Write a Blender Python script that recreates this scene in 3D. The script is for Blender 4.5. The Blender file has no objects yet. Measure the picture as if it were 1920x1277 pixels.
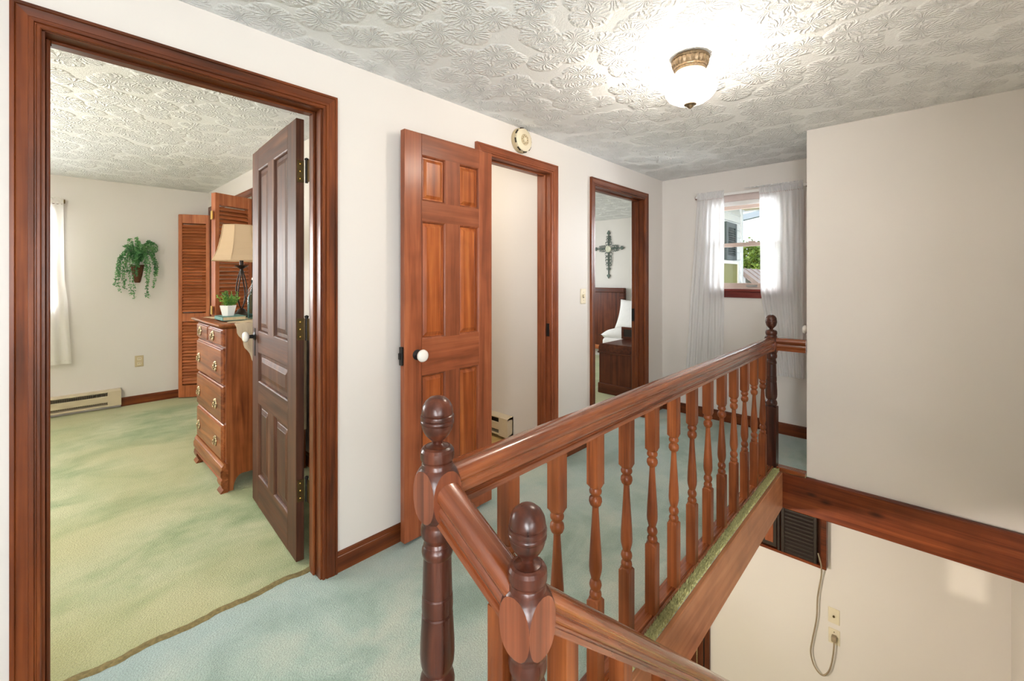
import bpy, bmesh, math, random
from mathutils import Vector, Matrix
R = math.radians
S = bpy.context.scene
COL = S.collection

# ------------------------------------------------------------------ camera
cam_d = bpy.data.cameras.new('camera'); cam = bpy.data.objects.new('camera', cam_d); COL.objects.link(cam)
cam_d.sensor_width = 36.0; cam_d.sensor_fit = 'HORIZONTAL'
cam_d.lens = 814.0 / 1920.0 * 36.0
cam_d.shift_y = -117.0 / 1920.0
cam_d.clip_start = 0.02; cam_d.clip_end = 200
cam.location = (0, 0, 1.31); cam.rotation_euler = (R(90), 0, R(43.3 - 90))
S.camera = cam
# ------------------------------------------------------------------ colour management
S.view_settings.view_transform = 'Standard'; S.view_settings.look = 'None'
S.view_settings.exposure = 1.0; S.view_settings.gamma = 1.0; S.view_settings.use_curve_mapping = False
S.cycles.adaptive_threshold = 0.03; S.cycles.max_bounces = 6; S.cycles.diffuse_bounces = 4; S.cycles.glossy_bounces = 3; S.cycles.transparent_max_bounces = 24
S.cycles.sample_clamp_indirect = 6.0
# ------------------------------------------------------------------ world and daylight
wd = bpy.data.worlds.new('sky'); S.world = wd; wd.use_nodes = True
wd.node_tree.nodes['Background'].inputs[0].default_value = (0.80, 0.91, 1.0, 1)
wd.node_tree.nodes['Background'].inputs[1].default_value = 0.9
def sun_light(d, energy, color):
    l = bpy.data.lights.new('sun', 'SUN'); l.energy = energy; l.color = color; l.angle = R(0.6)
    o = bpy.data.objects.new('sun', l); COL.objects.link(o)
    o.rotation_euler = Vector(d).to_track_quat('-Z', 'Y').to_euler(); return o
sun_light((1, 0.012, -0.41), 1.5, (1, 0.93, 0.82))
def area(name, loc, d, sx, sy, energy, color):
    l = bpy.data.lights.new(name, 'AREA'); l.shape = 'RECTANGLE'; l.size = sx; l.size_y = sy; l.energy = energy; l.color = color
    o = bpy.data.objects.new(name, l); COL.objects.link(o); o.location = loc
    o.rotation_euler = Vector(d).to_track_quat('-Z', 'Z').to_euler(); return o
# area lights outside the windows, most of them added to boost the daylight
area('fill_hall', (-1.80, -1.15, 1.30), (1, 0.25, 0.42), 1.5, 1.4, 108, (0.95, 0.97, 1.0))  # added outside an unseen window to brighten the hall
area('fill_hall_side', (-0.55, -2.45, 1.30), (0.25, 1, 0.42), 1.3, 1.3, 42, (0.96, 0.98, 1.0))  # added to light the left wall and the ceiling
area('daylight_bedroom', (-0.45, 6.20, 1.45), (0, -1, -0.08), 1.1, 1.1, 85, (0.95, 0.98, 1.0))
area('fill_bedroom_side', (-1.75, 6.20, 1.35), (0.15, -1, -0.08), 0.9, 1.2, 62, (1.0, 0.97, 0.92))  # added outside an unseen second window to brighten the bedroom
area('fill_second_bedroom', (4.6, 5.70, 1.4), (0, -1, -0.05), 1.6, 1.2, 30, (0.97, 0.99, 1.0))  # added to light the far bedroom from out of view
area('fill_hall_end', (4.85, 0.55, 1.65), (-1, 0.45, -0.1), 0.6, 0.9, 46, (0.92, 0.96, 1.0))  # added beside the hall window to brighten its curtains
def point(name, loc, energy, color, radius):
    l = bpy.data.lights.new(name, 'POINT'); l.energy = energy; l.color = color; l.shadow_soft_size = radius
    o = bpy.data.objects.new(name, l); COL.objects.link(o); o.location = loc; return o

# ------------------------------------------------------------------ materials
def lin(r, g, b):
    f = lambda c: (c / 255 / 12.92) if c / 255 <= 0.04045 else ((c / 255 + 0.055) / 1.055) ** 2.4
    return (f(r), f(g), f(b), 1)
class NT:
    def __init__(s, name):
        s.m = bpy.data.materials.new(name); s.m.use_nodes = True; s.t = s.m.node_tree; s.t.nodes.clear()
        s.out = s.n('ShaderNodeOutputMaterial')
    def n(s, t, **k):
        o = s.t.nodes.new(t)
        for a, b in k.items(): setattr(o, a, b)
        return o
    def l(s, a, b): s.t.links.new(a, b)
    def set(s, sock, v):
        if isinstance(v, bpy.types.NodeSocket): s.l(v, sock)
        else: sock.default_value = v
    def math(s, op, a, b=None, c=None):
        o = s.n('ShaderNodeMath', operation=op)
        for i, v in enumerate((a, b, c)):
            if v is not None: s.set(o.inputs[i], v)
        return o.outputs[0]
    def mix(s, f, a, b, bt='MIX'):
        o = s.n('ShaderNodeMix', data_type='RGBA', blend_type=bt)
        s.set(o.inputs[0], f); s.set(o.inputs[6], a); s.set(o.inputs[7], b); return o.outputs[2]
    def noise(s, vec, scale, detail=3, rough=0.5, dist=0.0, out=0):
        o = s.n('ShaderNodeTexNoise'); s.l(vec, o.inputs['Vector'])
        o.inputs['Scale'].default_value = scale; o.inputs['Detail'].default_value = detail
        o.inputs['Roughness'].default_value = rough; o.inputs['Distortion'].default_value = dist
        return o.outputs[out]
    def ramp(s, fac, stops):
        o = s.n('ShaderNodeValToRGB'); e = o.color_ramp.elements
        while len(e) < len(stops): e.new(0.5)
        for i, (p, c) in enumerate(stops):
            e[i].position = p; e[i].color = c if len(c) == 4 else (*c, 1)
        s.l(fac, o.inputs[0]); return o.outputs[0]
    def mapping(s, vec, scale=(1, 1, 1), loc=None):
        o = s.n('ShaderNodeMapping'); s.l(vec, o.inputs['Vector']); o.inputs['Scale'].default_value = scale
        if loc is not None: s.set(o.inputs['Location'], loc)
        return o.outputs[0]
    def bump(s, h, strength, dist):
        o = s.n('ShaderNodeBump'); s.l(h, o.inputs['Height']); o.inputs['Strength'].default_value = strength
        o.inputs['Distance'].default_value = dist; return o.outputs[0]
    def bsdf(s, **k):
        o = s.n('ShaderNodeBsdfPrincipled')
        for a, v in k.items(): s.set(o.inputs[a.replace('_', ' ')], v)
        s.l(o.outputs[0], s.out.inputs[0]); return o
    def obc(s): return s.n('ShaderNodeTexCoord').outputs['Object']
    def rnd(s): return s.n('ShaderNodeObjectInfo').outputs['Random']

def wood(name, dark, mid, light, axis='Z', rough=0.32, coat=0.35, scale=1.0, contrast=1.0, streak=0.45, spec=0.22, croughness=0.24, knots=()):
    t = NT(name); v = t.obc(); r = t.rnd()
    off = t.n('ShaderNodeCombineXYZ')
    for i, k in enumerate((7.3, 11.1, 5.7)): t.l(t.math('MULTIPLY', r, k), off.inputs[i])
    ax = 'XYZ'.index(axis)
    sc1 = [16 * scale] * 3; sc1[ax] = 0.9 * scale
    sc2 = [120 * scale] * 3; sc2[ax] = 2.5 * scale
    v1 = t.mapping(v, sc1, off.outputs[0]); v2 = t.mapping(v, sc2, off.outputs[0])
    n1 = t.noise(v1, 1.6, 3, 0.55, 0.5); n2 = t.noise(v2, 1.0, 2, 0.6, 0.0); n3 = t.noise(t.mapping(v, (1, 1, 1), off.outputs[0]), 7.0, 2, 0.55, 0.3)
    c = t.ramp(n1, [(0.5 - 0.22 * contrast, dark), (0.5, mid), (0.5 + 0.24 * contrast, light)])
    g = t.ramp(n2, [(0.30, (0.35, 0.30, 0.28)), (0.62, (1, 1, 1))])
    c = t.mix(streak, c, g, 'MULTIPLY')
    b = t.ramp(n3, [(0.30, (0.66, 0.60, 0.57)), (0.62, (1.05, 1.03, 1.0))])
    c = t.mix(0.5, c, b, 'MULTIPLY')
    for (kp, ks) in knots:
        d = t.n('ShaderNodeVectorMath', operation='SUBTRACT'); t.l(v, d.inputs[0]); d.inputs[1].default_value = kp
        d2_ = t.n('ShaderNodeVectorMath', operation='MULTIPLY'); t.l(d.outputs[0], d2_.inputs[0]); d2_.inputs[1].default_value = (0, 1 / ks, 2.2 / ks)
        ln = t.n('ShaderNodeVectorMath', operation='LENGTH'); t.l(d2_.outputs[0], ln.inputs[0])
        kk = t.ramp(t.math('ADD', ln.outputs['Value'], t.math('MULTIPLY', t.math('SUBTRACT', n1, 0.5), 0.8)), [(0.15, (0.22, 0.15, 0.12)), (0.9, (1, 1, 1))])
        c = t.mix(0.9, c, kk, 'MULTIPLY')
    hv = t.math('ADD', t.math('MULTIPLY', r, 0.24), 0.88)
    hs = t.n('ShaderNodeHueSaturation'); t.l(c, hs.inputs['Color']); t.l(hv, hs.inputs['Value'])
    rg = t.math('ADD', t.math('MULTIPLY', n2, 0.18), rough - 0.08)
    t.bsdf(Base_Color=hs.outputs[0], Roughness=rg, Coat_Weight=coat, Coat_Roughness=croughness, Specular_IOR_Level=spec, Normal=t.bump(n2, 0.12, 0.002))
    return t.m
def plain(name, col, rough=0.5, metal=0.0, noise=0.06, nscale=20, bump=0.0, coat=0.0):
    t = NT(name); v = t.obc(); n = t.noise(v, nscale, 4, 0.6)
    lo = tuple(c * (1 - noise) for c in col[:3]); hi = tuple(min(1, c * (1 + noise)) for c in col[:3])
    c = t.ramp(n, [(0.3, lo), (0.7, hi)])
    k = dict(Base_Color=c, Roughness=rough, Metallic=metal, Coat_Weight=coat)
    if bump: k['Normal'] = t.bump(n, bump, 0.003)
    t.bsdf(**k); return t.m
def wallpaint(name, col):
    t = NT(name); v = t.obc(); n = t.noise(v, 1.3, 1, 0.5)
    c = t.ramp(n, [(0.3, tuple(x * 0.97 for x in col[:3])), (0.7, col)])
    t.bsdf(Base_Color=c, Roughness=0.55, Specular_IOR_Level=0.3); return t.m
def carpet(name, deep, mid, pale, tint):
    t = NT(name); v = t.obc()
    a = t.noise(t.mapping(v, (1.0, 1.6, 1)), 1.7, 4, 0.55, 0.8); b = t.noise(v, 6.5, 3, 0.6, 0.5); c = t.noise(v, 210, 3, 0.7)
    ab = t.math('ADD', t.math('MULTIPLY', a, 0.72), t.math('MULTIPLY', b, 0.28))
    col = t.ramp(ab, [(0.36, deep), (0.48, mid), (0.60, pale)])
    e = t.noise(t.mapping(v, (1, 1, 1), (3.1, 8.2, 0)), 0.9, 2, 0.5)
    col = t.mix(t.ramp(e, [(0.42, (0, 0, 0)), (0.64, (0.75, 0.75, 0.75))]), col, tint)
    g = t.ramp(c, [(0.30, (0.62, 0.62, 0.62)), (0.62, (1.08, 1.08, 1.08))])
    col = t.mix(0.75, col, g, 'MULTIPLY')
    w = t.n('ShaderNodeTexVoronoi'); t.l(v, w.inputs['Vector']); w.inputs['Scale'].default_value = 170
    h = t.math('ADD', t.math('MULTIPLY', c, 0.8), t.math('MULTIPLY', w.outputs['Distance'], 0.6))
    t.bsdf(Base_Color=col, Roughness=0.95, Specular_IOR_Level=0.1, Sheen_Weight=0.25, Sheen_Roughness=0.5, Normal=t.bump(h, 0.75, 0.006)); return t.m
def ceilmat(name, col, amp=1.0):
    t = NT(name); v = t.obc()
    wob = t.noise(v, 14, 1, 0.5, 0, 1)
    vm = t.n('ShaderNodeVectorMath', operation='MULTIPLY_ADD'); t.l(wob, vm.inputs[0]); vm.inputs[1].default_value = (0.03, 0.03, 0); t.l(v, vm.inputs[2])
    fl = t.n('ShaderNodeVectorMath', operation='MULTIPLY'); t.l(vm.outputs[0], fl.inputs[0]); fl.inputs[1].default_value = (1, 1, 0)
    vo = t.n('ShaderNodeTexVoronoi', voronoi_dimensions='2D'); t.l(fl.outputs[0], vo.inputs['Vector']); vo.inputs['Scale'].default_value = 7.2; vo.inputs['Randomness'].default_value = 0.8
    df = t.n('ShaderNodeVectorMath', operation='SUBTRACT'); t.l(fl.outputs[0], df.inputs[0]); t.l(vo.outputs['Position'], df.inputs[1])
    sp = t.n('ShaderNodeSeparateXYZ'); t.l(df.outputs[0], sp.inputs[0])
    ang = t.math('ARCTAN2', sp.outputs[1], sp.outputs[0])
    ln = t.n('ShaderNodeVectorMath', operation='LENGTH'); t.l(df.outputs[0], ln.inputs[0]); rr = ln.outputs['Value']
    nz = t.noise(v, 20, 1, 0.6); fine = t.noise(v, 70, 1, 0.6, 2.0)
    ray = t.math('SINE', t.math('ADD', t.math('MULTIPLY', ang, 8), t.math('MULTIPLY', nz, 9)))
    ray = t.math('POWER', t.math('ABSOLUTE', ray), 4.0)
    mr = t.n('ShaderNodeMapRange'); t.l(rr, mr.inputs[0]); mr.inputs[1].default_value = 0.085; mr.inputs[2].default_value = 0.062
    env = mr.outputs[0]
    rim = t.math('SUBTRACT', 1.0, t.math('MULTIPLY', t.math('ABSOLUTE', t.math('SUBTRACT', rr, 0.072)), 90)); rim = t.math('MAXIMUM', rim, 0.0)
    h = t.math('ADD', t.math('MULTIPLY', t.math('ADD', ray, t.math('MULTIPLY', fine, 1.2)), env), t.math('MULTIPLY', rim, 0.25))
    h = t.math('ADD', h, t.math('MULTIPLY', fine, 0.35))
    t.bsdf(Base_Color=col, Roughness=0.75, Specular_IOR_Level=0.25, Normal=t.bump(h, 0.7 * amp, 0.0095)); return t.m
def glassmat(name, tint=(1, 1, 1, 1), gloss=0.08):
    t = NT(name); a = t.n('ShaderNodeBsdfTransparent'); a.inputs[0].default_value = tint; g = t.n('ShaderNodeBsdfGlossy'); g.inputs['Roughness'].default_value = 0.02
    f = t.n('ShaderNodeFresnel'); f.inputs[0].default_value = 1.45; m = t.n('ShaderNodeMixShader')
    t.l(t.math('MULTIPLY', f.outputs[0], 0.8), m.inputs[0]); t.l(a.outputs[0], m.inputs[1]); t.l(g.outputs[0], m.inputs[2]); t.l(m.outputs[0], t.out.inputs[0]); return t.m
def cloth(name, col, trans=0.45, holes=0.12, weave=500):
    t = NT(name); v = t.obc(); n = t.noise(v, weave, 2, 0.6)
    d = t.n('ShaderNodeBsdfDiffuse'); d.inputs[0].default_value = col; tr = t.n('ShaderNodeBsdfTranslucent'); tr.inputs[0].default_value = col
    bp = t.bump(n, 0.2, 0.001); t.l(bp, d.inputs['Normal'])
    m = t.n('ShaderNodeMixShader'); m.inputs[0].default_value = trans; t.l(d.outputs[0], m.inputs[1]); t.l(tr.outputs[0], m.inputs[2])
    tp = t.n('ShaderNodeBsdfTransparent'); m2 = t.n('ShaderNodeMixShader'); m2.inputs[0].default_value = holes
    t.l(m.outputs[0], m2.inputs[1]); t.l(tp.outputs[0], m2.inputs[2]); t.l(m2.outputs[0], t.out.inputs[0]); return t.m
def leafmat(name, a, b, c):
    t = NT(name); v = t.obc(); n = t.noise(v, 9, 3, 0.6); n2 = t.noise(v, 90, 2, 0.6)
    col = t.ramp(t.math('ADD', t.math('MULTIPLY', n, 0.6), t.math('MULTIPLY', n2, 0.4)), [(0.36, a), (0.5, b), (0.62, c)])
    d = t.n('ShaderNodeBsdfPrincipled'); t.l(col, d.inputs['Base Color']); d.inputs['Roughness'].default_value = 0.55
    tr = t.n('ShaderNodeBsdfTranslucent'); t.l(col, tr.inputs[0]); m = t.n('ShaderNodeMixShader'); m.inputs[0].default_value = 0.3
    t.l(d.outputs[0], m.inputs[1]); t.l(tr.outputs[0], m.inputs[2]); t.l(m.outputs[0], t.out.inputs[0]); return t.m
def emit(name, col, s):
    t = NT(name); t.m.cycles.emission_sampling = 'NONE'; e = t.n('ShaderNodeEmission'); e.inputs[0].default_value = col; e.inputs[1].default_value = s; t.l(e.outputs[0], t.out.inputs[0]); return t.m

W = {}
KN1, KN2, KN3 = (0.444, -0.128), (0.196, -0.110), (0.52, -0.10)
for ax in 'XYZ':
    W['casing' + ax] = wood('casing_wood_' + ax, lin(66, 31, 13), lin(110, 54, 24), lin(138, 74, 35), ax, 0.36, 0.25, streak=0.25, contrast=1.1)
    W['door' + ax] = wood('door_wood_' + ax, lin(112, 58, 34), lin(144, 79, 49), lin(166, 98, 64), ax, 0.38, 0.22, contrast=1.1, streak=0.22)
    W['panel' + ax] = wood('panel_wood_' + ax, lin(120, 55, 22), lin(158, 82, 37), lin(186, 110, 56), ax, 0.32, 0.3, streak=0.22)
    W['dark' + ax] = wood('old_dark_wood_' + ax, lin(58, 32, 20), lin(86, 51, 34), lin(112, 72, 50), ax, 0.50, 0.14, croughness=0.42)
    W['rail' + ax] = wood('rail_wood_' + ax, lin(90, 42, 19), lin(128, 66, 32), lin(152, 86, 46), ax, 0.26, 0.9, contrast=0.9, streak=0.3, croughness=0.16)
    W['bifold' + ax] = wood('bifold_wood_' + ax, lin(146, 80, 45), lin(178, 104, 62), lin(200, 128, 84), ax, 0.42, 0.15, streak=0.25)
    W['dresser' + ax] = wood('dresser_wood_' + ax, lin(104, 52, 24), lin(142, 78, 40), lin(168, 102, 58), ax, 0.34, 0.35, contrast=0.8, streak=0.3)
    W['maho' + ax] = wood('mahogany_' + ax, lin(62, 29, 18), lin(94, 46, 27), lin(118, 63, 38), ax, 0.36, 0.25, streak=0.2, contrast=1.3)
W['newel'] = wood('newel_wood', lin(46, 21, 13), lin(76, 37, 24), lin(104, 56, 36), 'Z', 0.30, 0.40)
W['newelflat'] = wood('newel_flat_wood', lin(88, 45, 28), lin(124, 68, 44), lin(150, 90, 62), 'Z', 0.34, 0.3)
W['balu'] = wood('baluster_wood', lin(88, 41, 17), lin(126, 66, 31), lin(152, 87, 46), 'Z', 0.40, 0.12, streak=0.35)
W['beam'] = wood('beam_wood', lin(72, 31, 13), lin(114, 53, 25), lin(144, 74, 38), 'Y', 0.38, 0.2, 0.7, 0.9, 0.5, knots=(((0, KN1[0], KN1[1]), 0.05), ((0, KN2[0], KN2[1]), 0.055), ((0, KN3[0], KN3[1]), 0.04)))
W['fascia'] = wood('fascia_wood', lin(156, 102, 70), lin(180, 124, 88), lin(196, 142, 104), 'X', 0.5, 0.08, 1.0, 1.3, 0.12)
M = {}
M['wall'] = wallpaint('wall_paint', (0.745, 0.706, 0.664, 1))
M['wallwarm'] = wallpaint('lower_wall_paint', (0.79, 0.735, 0.675, 1))
M['ceil'] = ceilmat('textured_ceiling', (0.88, 0.885, 0.88, 1))
M['carpet_h'] = carpet('hall_carpet_daylit', lin(146, 169, 155), lin(174, 194, 181), lin(196, 206, 191), lin(176, 198, 199))  # same green carpet with the bluish daylight put into its colours
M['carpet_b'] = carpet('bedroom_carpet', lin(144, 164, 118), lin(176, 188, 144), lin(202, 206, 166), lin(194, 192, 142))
M['carpet_edge'] = plain('carpet_edge_pile', lin(178, 176, 122), 0.95, 0, 0.4, 120)
M['seam'] = plain('seam_tan', lin(126, 112, 72), 0.95, 0, 0.35, 90, 0.5)
M['vinyl'] = plain('vinyl_floor', lin(196, 164, 104), 0.35, 0, 0.12, 14)
M['black'] = plain('black_iron', lin(30, 27, 26), 0.45, 0.5)
M['hinge'] = plain('aged_brass', lin(96, 78, 46), 0.4, 0.8, 0.2)
M['brass'] = plain('bright_brass', lin(205, 165, 80), 0.28, 0.95, 0.1)
M['pull'] = plain('antique_brass_pull', lin(190, 172, 138), 0.3, 0.85, 0.6, 120)
M['porcelain'] = plain('porcelain', lin(238, 234, 226), 0.18, 0, 0.02, 20, 0, 0.5)
M['ivory'] = plain('ivory_plastic', lin(226, 214, 186), 0.4, 0, 0.03)
M['ivorydark'] = plain('ivory_plastic_dark', lin(196, 178, 142), 0.45, 0, 0.04)
M['slot'] = plain('dark_slot', lin(44, 36, 26), 0.8)
M['heater'] = plain('heater_enamel', lin(206, 192, 164), 0.4, 0, 0.03)
M['fin'] = plain('heater_fins', lin(92, 84, 70), 0.5, 0.5, 0.3, 200)
M['sheer'] = cloth('white_curtain', (0.93, 0.93, 0.93, 1), 0.5, 0.10)
M['cream'] = cloth('cream_curtain', (0.92, 0.90, 0.86, 1), 0.5, 0.03)
M['lace'] = cloth('lace_runner', lin(226, 206, 176), 0.2, 0.08, 160)
M['sheet'] = plain('white_bedding', lin(240, 238, 236), 0.9, 0, 0.03)
M['glass'] = glassmat('window_glass')
M['obscure'] = glassmat('obscure_glass', (0.55, 0.54, 0.52, 1))
M['aqua'] = glassmat('aqua_glass', (0.55, 0.80, 0.80, 1))
M['sashtan'] = plain('tan_sash', lin(190, 170, 158), 0.45, 0.1, 0.05)
M['mauve'] = plain('pale_mauve_paint', lin(206, 190, 186), 0.45, 0, 0.04)
M['vinylwhite'] = plain('white_vinyl', lin(236, 234, 232), 0.4, 0, 0.03)
M['redstool'] = wood('red_stool_wood', lin(80, 26, 26), lin(116, 46, 42), lin(140, 64, 54), 'Y', 0.3, 0.4)
M['silver'] = plain('aluminium', lin(176, 178, 178), 0.3, 0.8)
M['siding'] = plain('white_siding', lin(232, 236, 240), 0.5, 0, 0.02)
M['shutter'] = plain('dark_green_shutter', lin(46, 62, 62), 0.5, 0, 0.08)
M['olive'] = plain('olive_reflection_pane', lin(130, 128, 66), 0.6, 0, 0.08)  # green reflection painted as the pane colour of the wing window
M['soffit'] = plain('soffit_cream', lin(224, 214, 184), 0.5, 0, 0.03)
M['greybeam'] = plain('grey_fascia', lin(150, 162, 174), 0.5, 0, 0.04)
M['roof'] = plain('brown_metal_roof', lin(168, 150, 144), 0.5, 0.1, 0.06)
M['tree'] = leafmat('tree_leaves', lin(58, 86, 30), lin(104, 132, 44), lin(158, 176, 76))
M['bark'] = plain('bark', lin(82, 70, 56), 0.9, 0, 0.3, 30, 0.5)
M['grass'] = plain('lawn', lin(128, 134, 104), 0.95, 0, 0.2, 3)
M['vine'] = leafmat('vine_leaves', lin(58, 112, 70), lin(100, 160, 100), lin(152, 198, 136))
M['sprig'] = leafmat('sprig_leaves', lin(52, 100, 54), lin(112, 158, 62), lin(178, 200, 96))
M['basket'] = plain('woven_basket', lin(96, 58, 34), 0.8, 0, 0.4, 90, 0.6)
M['pot'] = plain('white_ceramic', lin(236, 234, 230), 0.3, 0, 0.02)
M['shade'] = cloth('lamp_shade_cloth', lin(218, 194, 162), 0.35, 0.0)
M['bronze'] = plain('bronze_iron', lin(52, 42, 36), 0.35, 0.7, 0.2)
M['teal'] = plain('teal_book_cloth', lin(96, 138, 130), 0.8)
M['paper'] = plain('book_paper', lin(206, 186, 148), 0.9, 0, 0.1, 60)
M['crossiron'] = plain('weathered_iron', lin(92, 104, 96), 0.6, 0.4, 0.25, 60)
M['crossdisc'] = plain('pale_disc', lin(206, 206, 184), 0.6)
M['acdark'] = plain('dark_brown_plastic', lin(46, 34, 28), 0.4, 0, 0.15)
M['cordm'] = plain('taupe_cord', lin(152, 134, 108), 0.5)
M['bulb'] = emit('lit_bulb', (1, 0.93, 0.80, 1), 5)
M['fitting'] = plain('antique_fitting', lin(136, 116, 90), 0.4, 0.7, 0.45, 120)
def globemat():
    t = NT('pressed_glass_globe'); v = t.obc()
    w = t.n('ShaderNodeTexVoronoi'); t.l(v, w.inputs['Vector']); w.inputs['Scale'].default_value = 75
    bp = t.bump(w.outputs['Distance'], 0.8, 0.006)
    tr = t.n('ShaderNodeBsdfTranslucent'); tr.inputs[0].default_value = (0.82, 0.77, 0.71, 1); t.l(bp, tr.inputs['Normal'])
    g = t.n('ShaderNodeBsdfGlossy'); g.inputs['Roughness'].default_value = 0.12; t.l(bp, g.inputs['Normal'])
    m = t.n('ShaderNodeMixShader'); m.inputs[0].default_value = 0.2; t.l(tr.outputs[0], m.inputs[1]); t.l(g.outputs[0], m.inputs[2])
    a = t.n('ShaderNodeBsdfTransparent'); m2 = t.n('ShaderNodeMixShader'); m2.inputs[0].default_value = 0.74
    t.l(m.outputs[0], m2.inputs[1]); t.l(a.outputs[0], m2.inputs[2]); t.l(m2.outputs[0], t.out.inputs[0]); return t.m
M['globe'] = globemat()

# ------------------------------------------------------------------ builders
MW = {}
KN1, KN2, KN3 = (0.444, -0.128), (0.196, -0.110), (0.52, -0.10)
def link(o, parent=None, mat=None):
    COL.objects.link(o)
    if parent is not None: o.parent = parent
    return o
def tag(o, label, cat, group=None, kind=None):
    if label: o['label'] = label
    if cat: o['category'] = cat
    if group: o['group'] = group
    if kind: o['kind'] = kind
    return o
def thing(name, label, cat, loc=(0, 0, 0), rz=0.0, group=None, kind=None):
    o = bpy.data.objects.new(name, None); o.empty_display_size = 0.1; link(o)
    o.location = loc; o.rotation_euler = (0, 0, rz)
    MW[o.name] = Matrix.Translation(loc) @ Matrix.Rotation(rz, 4, 'Z')
    return tag(o, label, cat, group, kind)
def mesh_of(name, bm, mat, smooth=None):
    bmesh.ops.recalc_face_normals(bm, faces=bm.faces)
    if smooth is not None:
        for f in bm.faces: f.smooth = True
        for e in bm.edges:
            if len(e.link_faces) == 2 and e.calc_face_angle(0) > R(smooth): e.smooth = False
    me = bpy.data.meshes.new(name); bm.to_mesh(me); bm.free()
    if mat: me.materials.append(mat)
    return me
def obj(name, bm, mat, parent=None, smooth=None, local=False):
    me = mesh_of(name, bm, mat, smooth)
    o = bpy.data.objects.new(name, me); link(o, parent)
    if parent is not None:
        if not local: me.transform(MW[parent.name].inverted())
        MW[o.name] = MW[parent.name]
    else: MW[o.name] = Matrix.Identity(4)
    return o
def inst(name, me, parent, loc, rot=(0, 0, 0), scale=None):      # shared mesh, local placement
    o = bpy.data.objects.new(name, me); link(o, parent); o.location = loc; o.rotation_euler = rot
    if scale: o.scale = scale
    return o
def B(): return bmesh.new()
def box(bm, x0, x1, y0, y1, z0, z1, bev=0.0, seg=1):
    m = Matrix.Translation(((x0 + x1) / 2, (y0 + y1) / 2, (z0 + z1) / 2)) @ Matrix.Diagonal((abs(x1 - x0), abs(y1 - y0), abs(z1 - z0), 1))
    g = bmesh.ops.create_cube(bm, size=1, matrix=m)
    if bev:
        es = set(e for v in g['verts'] for e in v.link_edges)
        bmesh.ops.bevel(bm, geom=list(es), offset=bev, segments=seg, affect='EDGES', profile=0.5)
    return bm
def bx(*a, **k): return box(B(), *a, **k)
def lathe(bm, prof, c=(0, 0), seg=24, clip=None, ribs=None):
    rings = []
    for (r, z) in prof:
        ring = []
        for i in range(seg):
            a = 2 * math.pi * i / seg + (math.pi / 4 if clip else 0)
            rr = r
            if clip: rr = min(rr, clip / max(abs(math.cos(a)), abs(math.sin(a))))
            if ribs: rr *= 1 + ribs[1] * math.cos(ribs[0] * a)
            ring.append(bm.verts.new((c[0] + rr * math.cos(a), c[1] + rr * math.sin(a), z)))
        rings.append(ring)
    for p, q in zip(rings, rings[1:]):
        for i in range(seg):
            j = (i + 1) % seg; bm.faces.new((p[i], p[j], q[j], q[i]))
    for ring, rev in ((rings[0], True), (rings[-1], False)):
        bm.faces.new(ring[::-1] if rev else ring)
    return bm
def loft(bm, rings, close=True, cap=True):
    vs = [[bm.verts.new(p) for p in r] for r in rings]
    n = len(vs[0])
    for p, q in zip(vs, vs[1:]):
        for i in range(n if close else n - 1):
            j = (i + 1) % n; bm.faces.new((p[i], p[j], q[j], q[i]))
    if cap and close:
        bm.faces.new(vs[0][::-1]); bm.faces.new(vs[-1])
    return bm
def tube(bm, pts, r, seg=8, taper=None):
    pts = [Vector(p) for p in pts]; rings = []
    for i, p in enumerate(pts):
        d = (pts[min(i + 1, len(pts) - 1)] - pts[max(i - 1, 0)]).normalized()
        u = d.cross(Vector((0.31, 0.17, 0.93)))
        if u.length < 1e-3: u = d.cross(Vector((1, 0, 0)))
        u.normalize(); w = d.cross(u)
        rr = r if taper is None else r * taper[i]
        rings.append([p + (u * math.cos(2 * math.pi * k / seg) + w * math.sin(2 * math.pi * k / seg)) * rr for k in range(seg)])
    return loft(bm, rings)
def smoothpts(pts, n=6):
    P = [Vector(p) for p in pts]; out = []
    for i in range(len(P) - 1):
        a, b, c, d = P[max(i - 1, 0)], P[i], P[i + 1], P[min(i + 2, len(P) - 1)]
        for k in range(n):
            t = k / n
            out.append(0.5 * ((2 * b) + (c - a) * t + (2 * a - 5 * b + 4 * c - d) * t * t + (3 * b - a - 3 * c + d) * t ** 3))
    out.append(P[-1]); return out
def structure(name, bm, mat, label, cat, smooth=None): return tag(obj(name, bm, mat, None, smooth), label, cat, None, 'structure')

# ------------------------------------------------------------------ shell
WY, WB = 1.897, 2.012            # hall face and room face of the wall with the doors
CH = 2.285                       # ceiling height
FX = 4.22                        # end wall with the window
RX = 3.425                       # wall over the stair header
ZL, CL = -2.58, -0.245           # lower floor, lower ceiling
D1, D2, D3 = (-0.013, 0.80), (1.765, 2.405), (2.974, 3.813); DH = 2.045
b = B(); xs = [-1.6]
for d in (D1, D2, D3): xs += [d[0] - 0.018, d[1] + 0.018]
xs.append(4.34)
for i in range(0, len(xs), 2): box(b, xs[i], xs[i + 1], WY, WB, 0.0, CH)
for d in (D1, D2, D3): box(b, d[0] - 0.018, d[1] + 0.018, WY, WB, DH + 0.018, CH)
structure('wall_left', b, M['wall'], 'long off-white hall wall pierced by the three wood-framed doorways', 'wall')
WIN1 = (0.79, 1.41, 1.215, 2.0)
b = B(); y0, y1, z0, z1 = WIN1
box(b, FX, FX + 0.12, -0.42, y0, -0.2, CH); box(b, FX, FX + 0.12, y1, WB, -0.2, CH); box(b, FX, FX + 0.12, y0, y1, -0.2, z0); box(b, FX, FX + 0.12, y0, y1, z1, CH)
structure('wall_far', b, M['wall'], 'white end wall of the hall around the curtained window', 'wall')
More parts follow.
